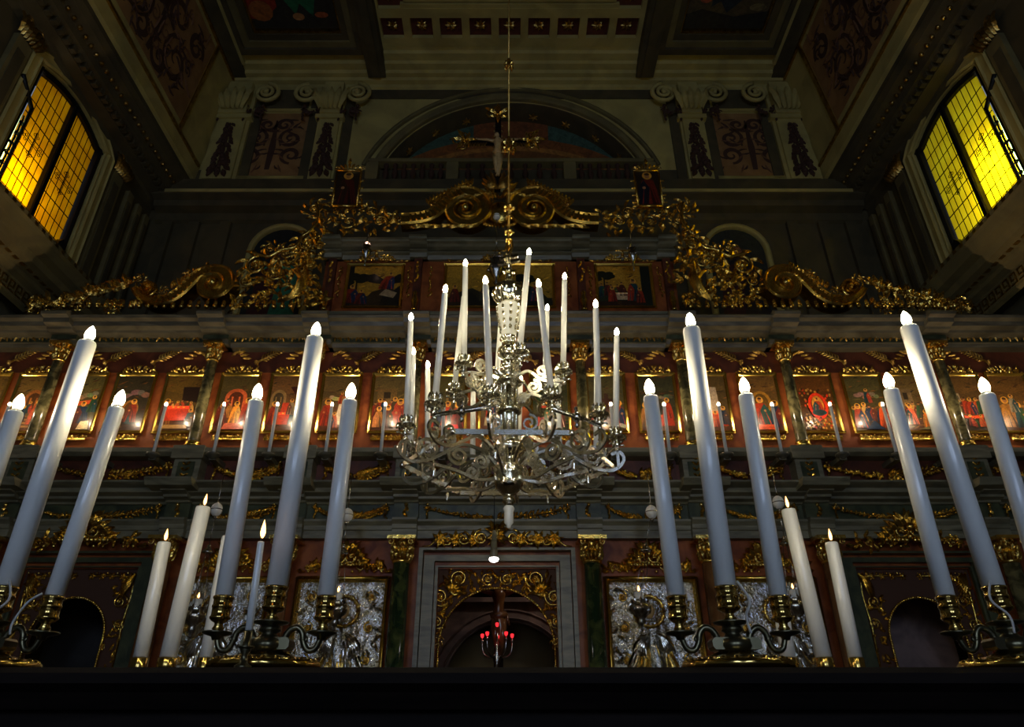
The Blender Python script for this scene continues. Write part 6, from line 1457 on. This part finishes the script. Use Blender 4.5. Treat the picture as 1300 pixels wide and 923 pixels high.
L = bpy.data.lights.new('sanctuary_fill', 'POINT'); L.energy = 20; L.color = (1, .86, .72); L.shadow_soft_size = .1
lo = bpy.data.objects.new('sanctuary_fill', L); COL.objects.link(lo); lo.location = (IX + .9, 10.9, H + 3.0)  # added fill light to brighten the sanctuary; no fitting stands here
# altar crucifix
p = at(633, 833, 11.4); t = thing('altar_crucifix', 'large dark carved crucifix in the sanctuary seen through the central door', 'crucifix', (p.x, 11.4, 0))
zb = Zp(742, 11.4); mb = MB(); mb.box(-.07, .07, -.04, .04, 0, zb + .25, 0, .01); mb.box(-.55, .55, -.04, .04, zb - .18, zb - .04, 0, .01); obj('cross', mb, wood, t)
mb = MB(); y = -.1
mb.tube([(0, y, zb - 1.0), (.02, y - .05, zb - .8), (.03, y - .07, zb - .62), (-.01, y - .02, zb - .48), (0, y - .03, zb - .32), (0, y - .03, zb - .16), (0, y - .04, zb - .08)], [.04, .05, .06, .09, .075, .11, .05], 10)
mb.tube([(-.06, y, zb - .52), (-.05, y - .06, zb - .72), (-.02, y, zb - .98)], [.065, .055, .035], 8); mb.tube([(.06, y, zb - .52), (.06, y - .06, zb - .72), (.03, y, zb - 1.0)], [.065, .055, .035], 8)
for q in (-1, 1): mb.tube([(q * .08, y, zb - .16), (q * .26, y + .02, zb - .1), (q * .48, y + .04, zb - .09)], [.045, .034, .022], 7); mb.ball((q * .5, y + .04, zb - .09), .03, 6, 4)
mb.ball((-.02, y - .06, zb - .0), .075, 10, 8, (.85, .95, 1.15)); mb.ball((-.02, y - .13, zb - .01), .015, 5, 4)
mb.tube([(-.1, y - .02, zb - .46), (0, y - .1, zb - .48), (.1, y - .02, zb - .45)], .05, 6); mb.tube([(.1, y, zb - .45), (.16, y - .02, zb - .6)], [.04, .015], 6)
obj('carved_figure', mb, bcol, t)
# small red-glass chandelier in front of it
pc = at(631, 815, 10.9); t = thing('red_glass_candelabrum', 'small silver candelabrum with red glass lights glimpsed through the central door', 'candelabrum', (pc.x, 10.9, 0))
zz = pc.z; mb = MB(); mb.lathe([(.2, 0), (.2, .03), (.05, .1), (.03, .2), (.03, zz - .3), (.07, zz - .2), (.04, zz - .12), (.05, zz - .05), (.02, zz), (.02, zz + .12)], n=14); obj('stem', mb, silverd, t)
LS = []
for k in range(5):
    a = 2 * PI * k / 5 + .3; LS.append((.225 * math.cos(a), .225 * math.sin(a), zz + .06))
LS.append((0, 0, zz + .2))
for i, (x, y, z) in enumerate(LS):
    if i < 5:
        mb = MB(); mb.tube(smooth([(0, 0, zz - .1), (x * .4, y * .4, zz - .2), (x * .9, y * .9, zz - .14), (x, y, z - .05)], 5), .012, 6); mb.lathe([(.012, z - .06), (.04, z - .04), (.012, z - .03), (.012, z)], (x, y, 0), 10); obj('arm', mb, silverd, t)
    mb = MB(); mb.lathe([(.014, z), (.024, z + .02), (.025, z + .05), (.016, z + .055)], (x, y, 0), 10); obj('red_glass', mb, redlamp, t)
S.view_settings.view_transform = 'Standard'; S.view_settings.look = 'None'; S.view_settings.gamma = 1.0; S.view_settings.use_curve_mapping = False
S.view_settings.exposure = 0.0
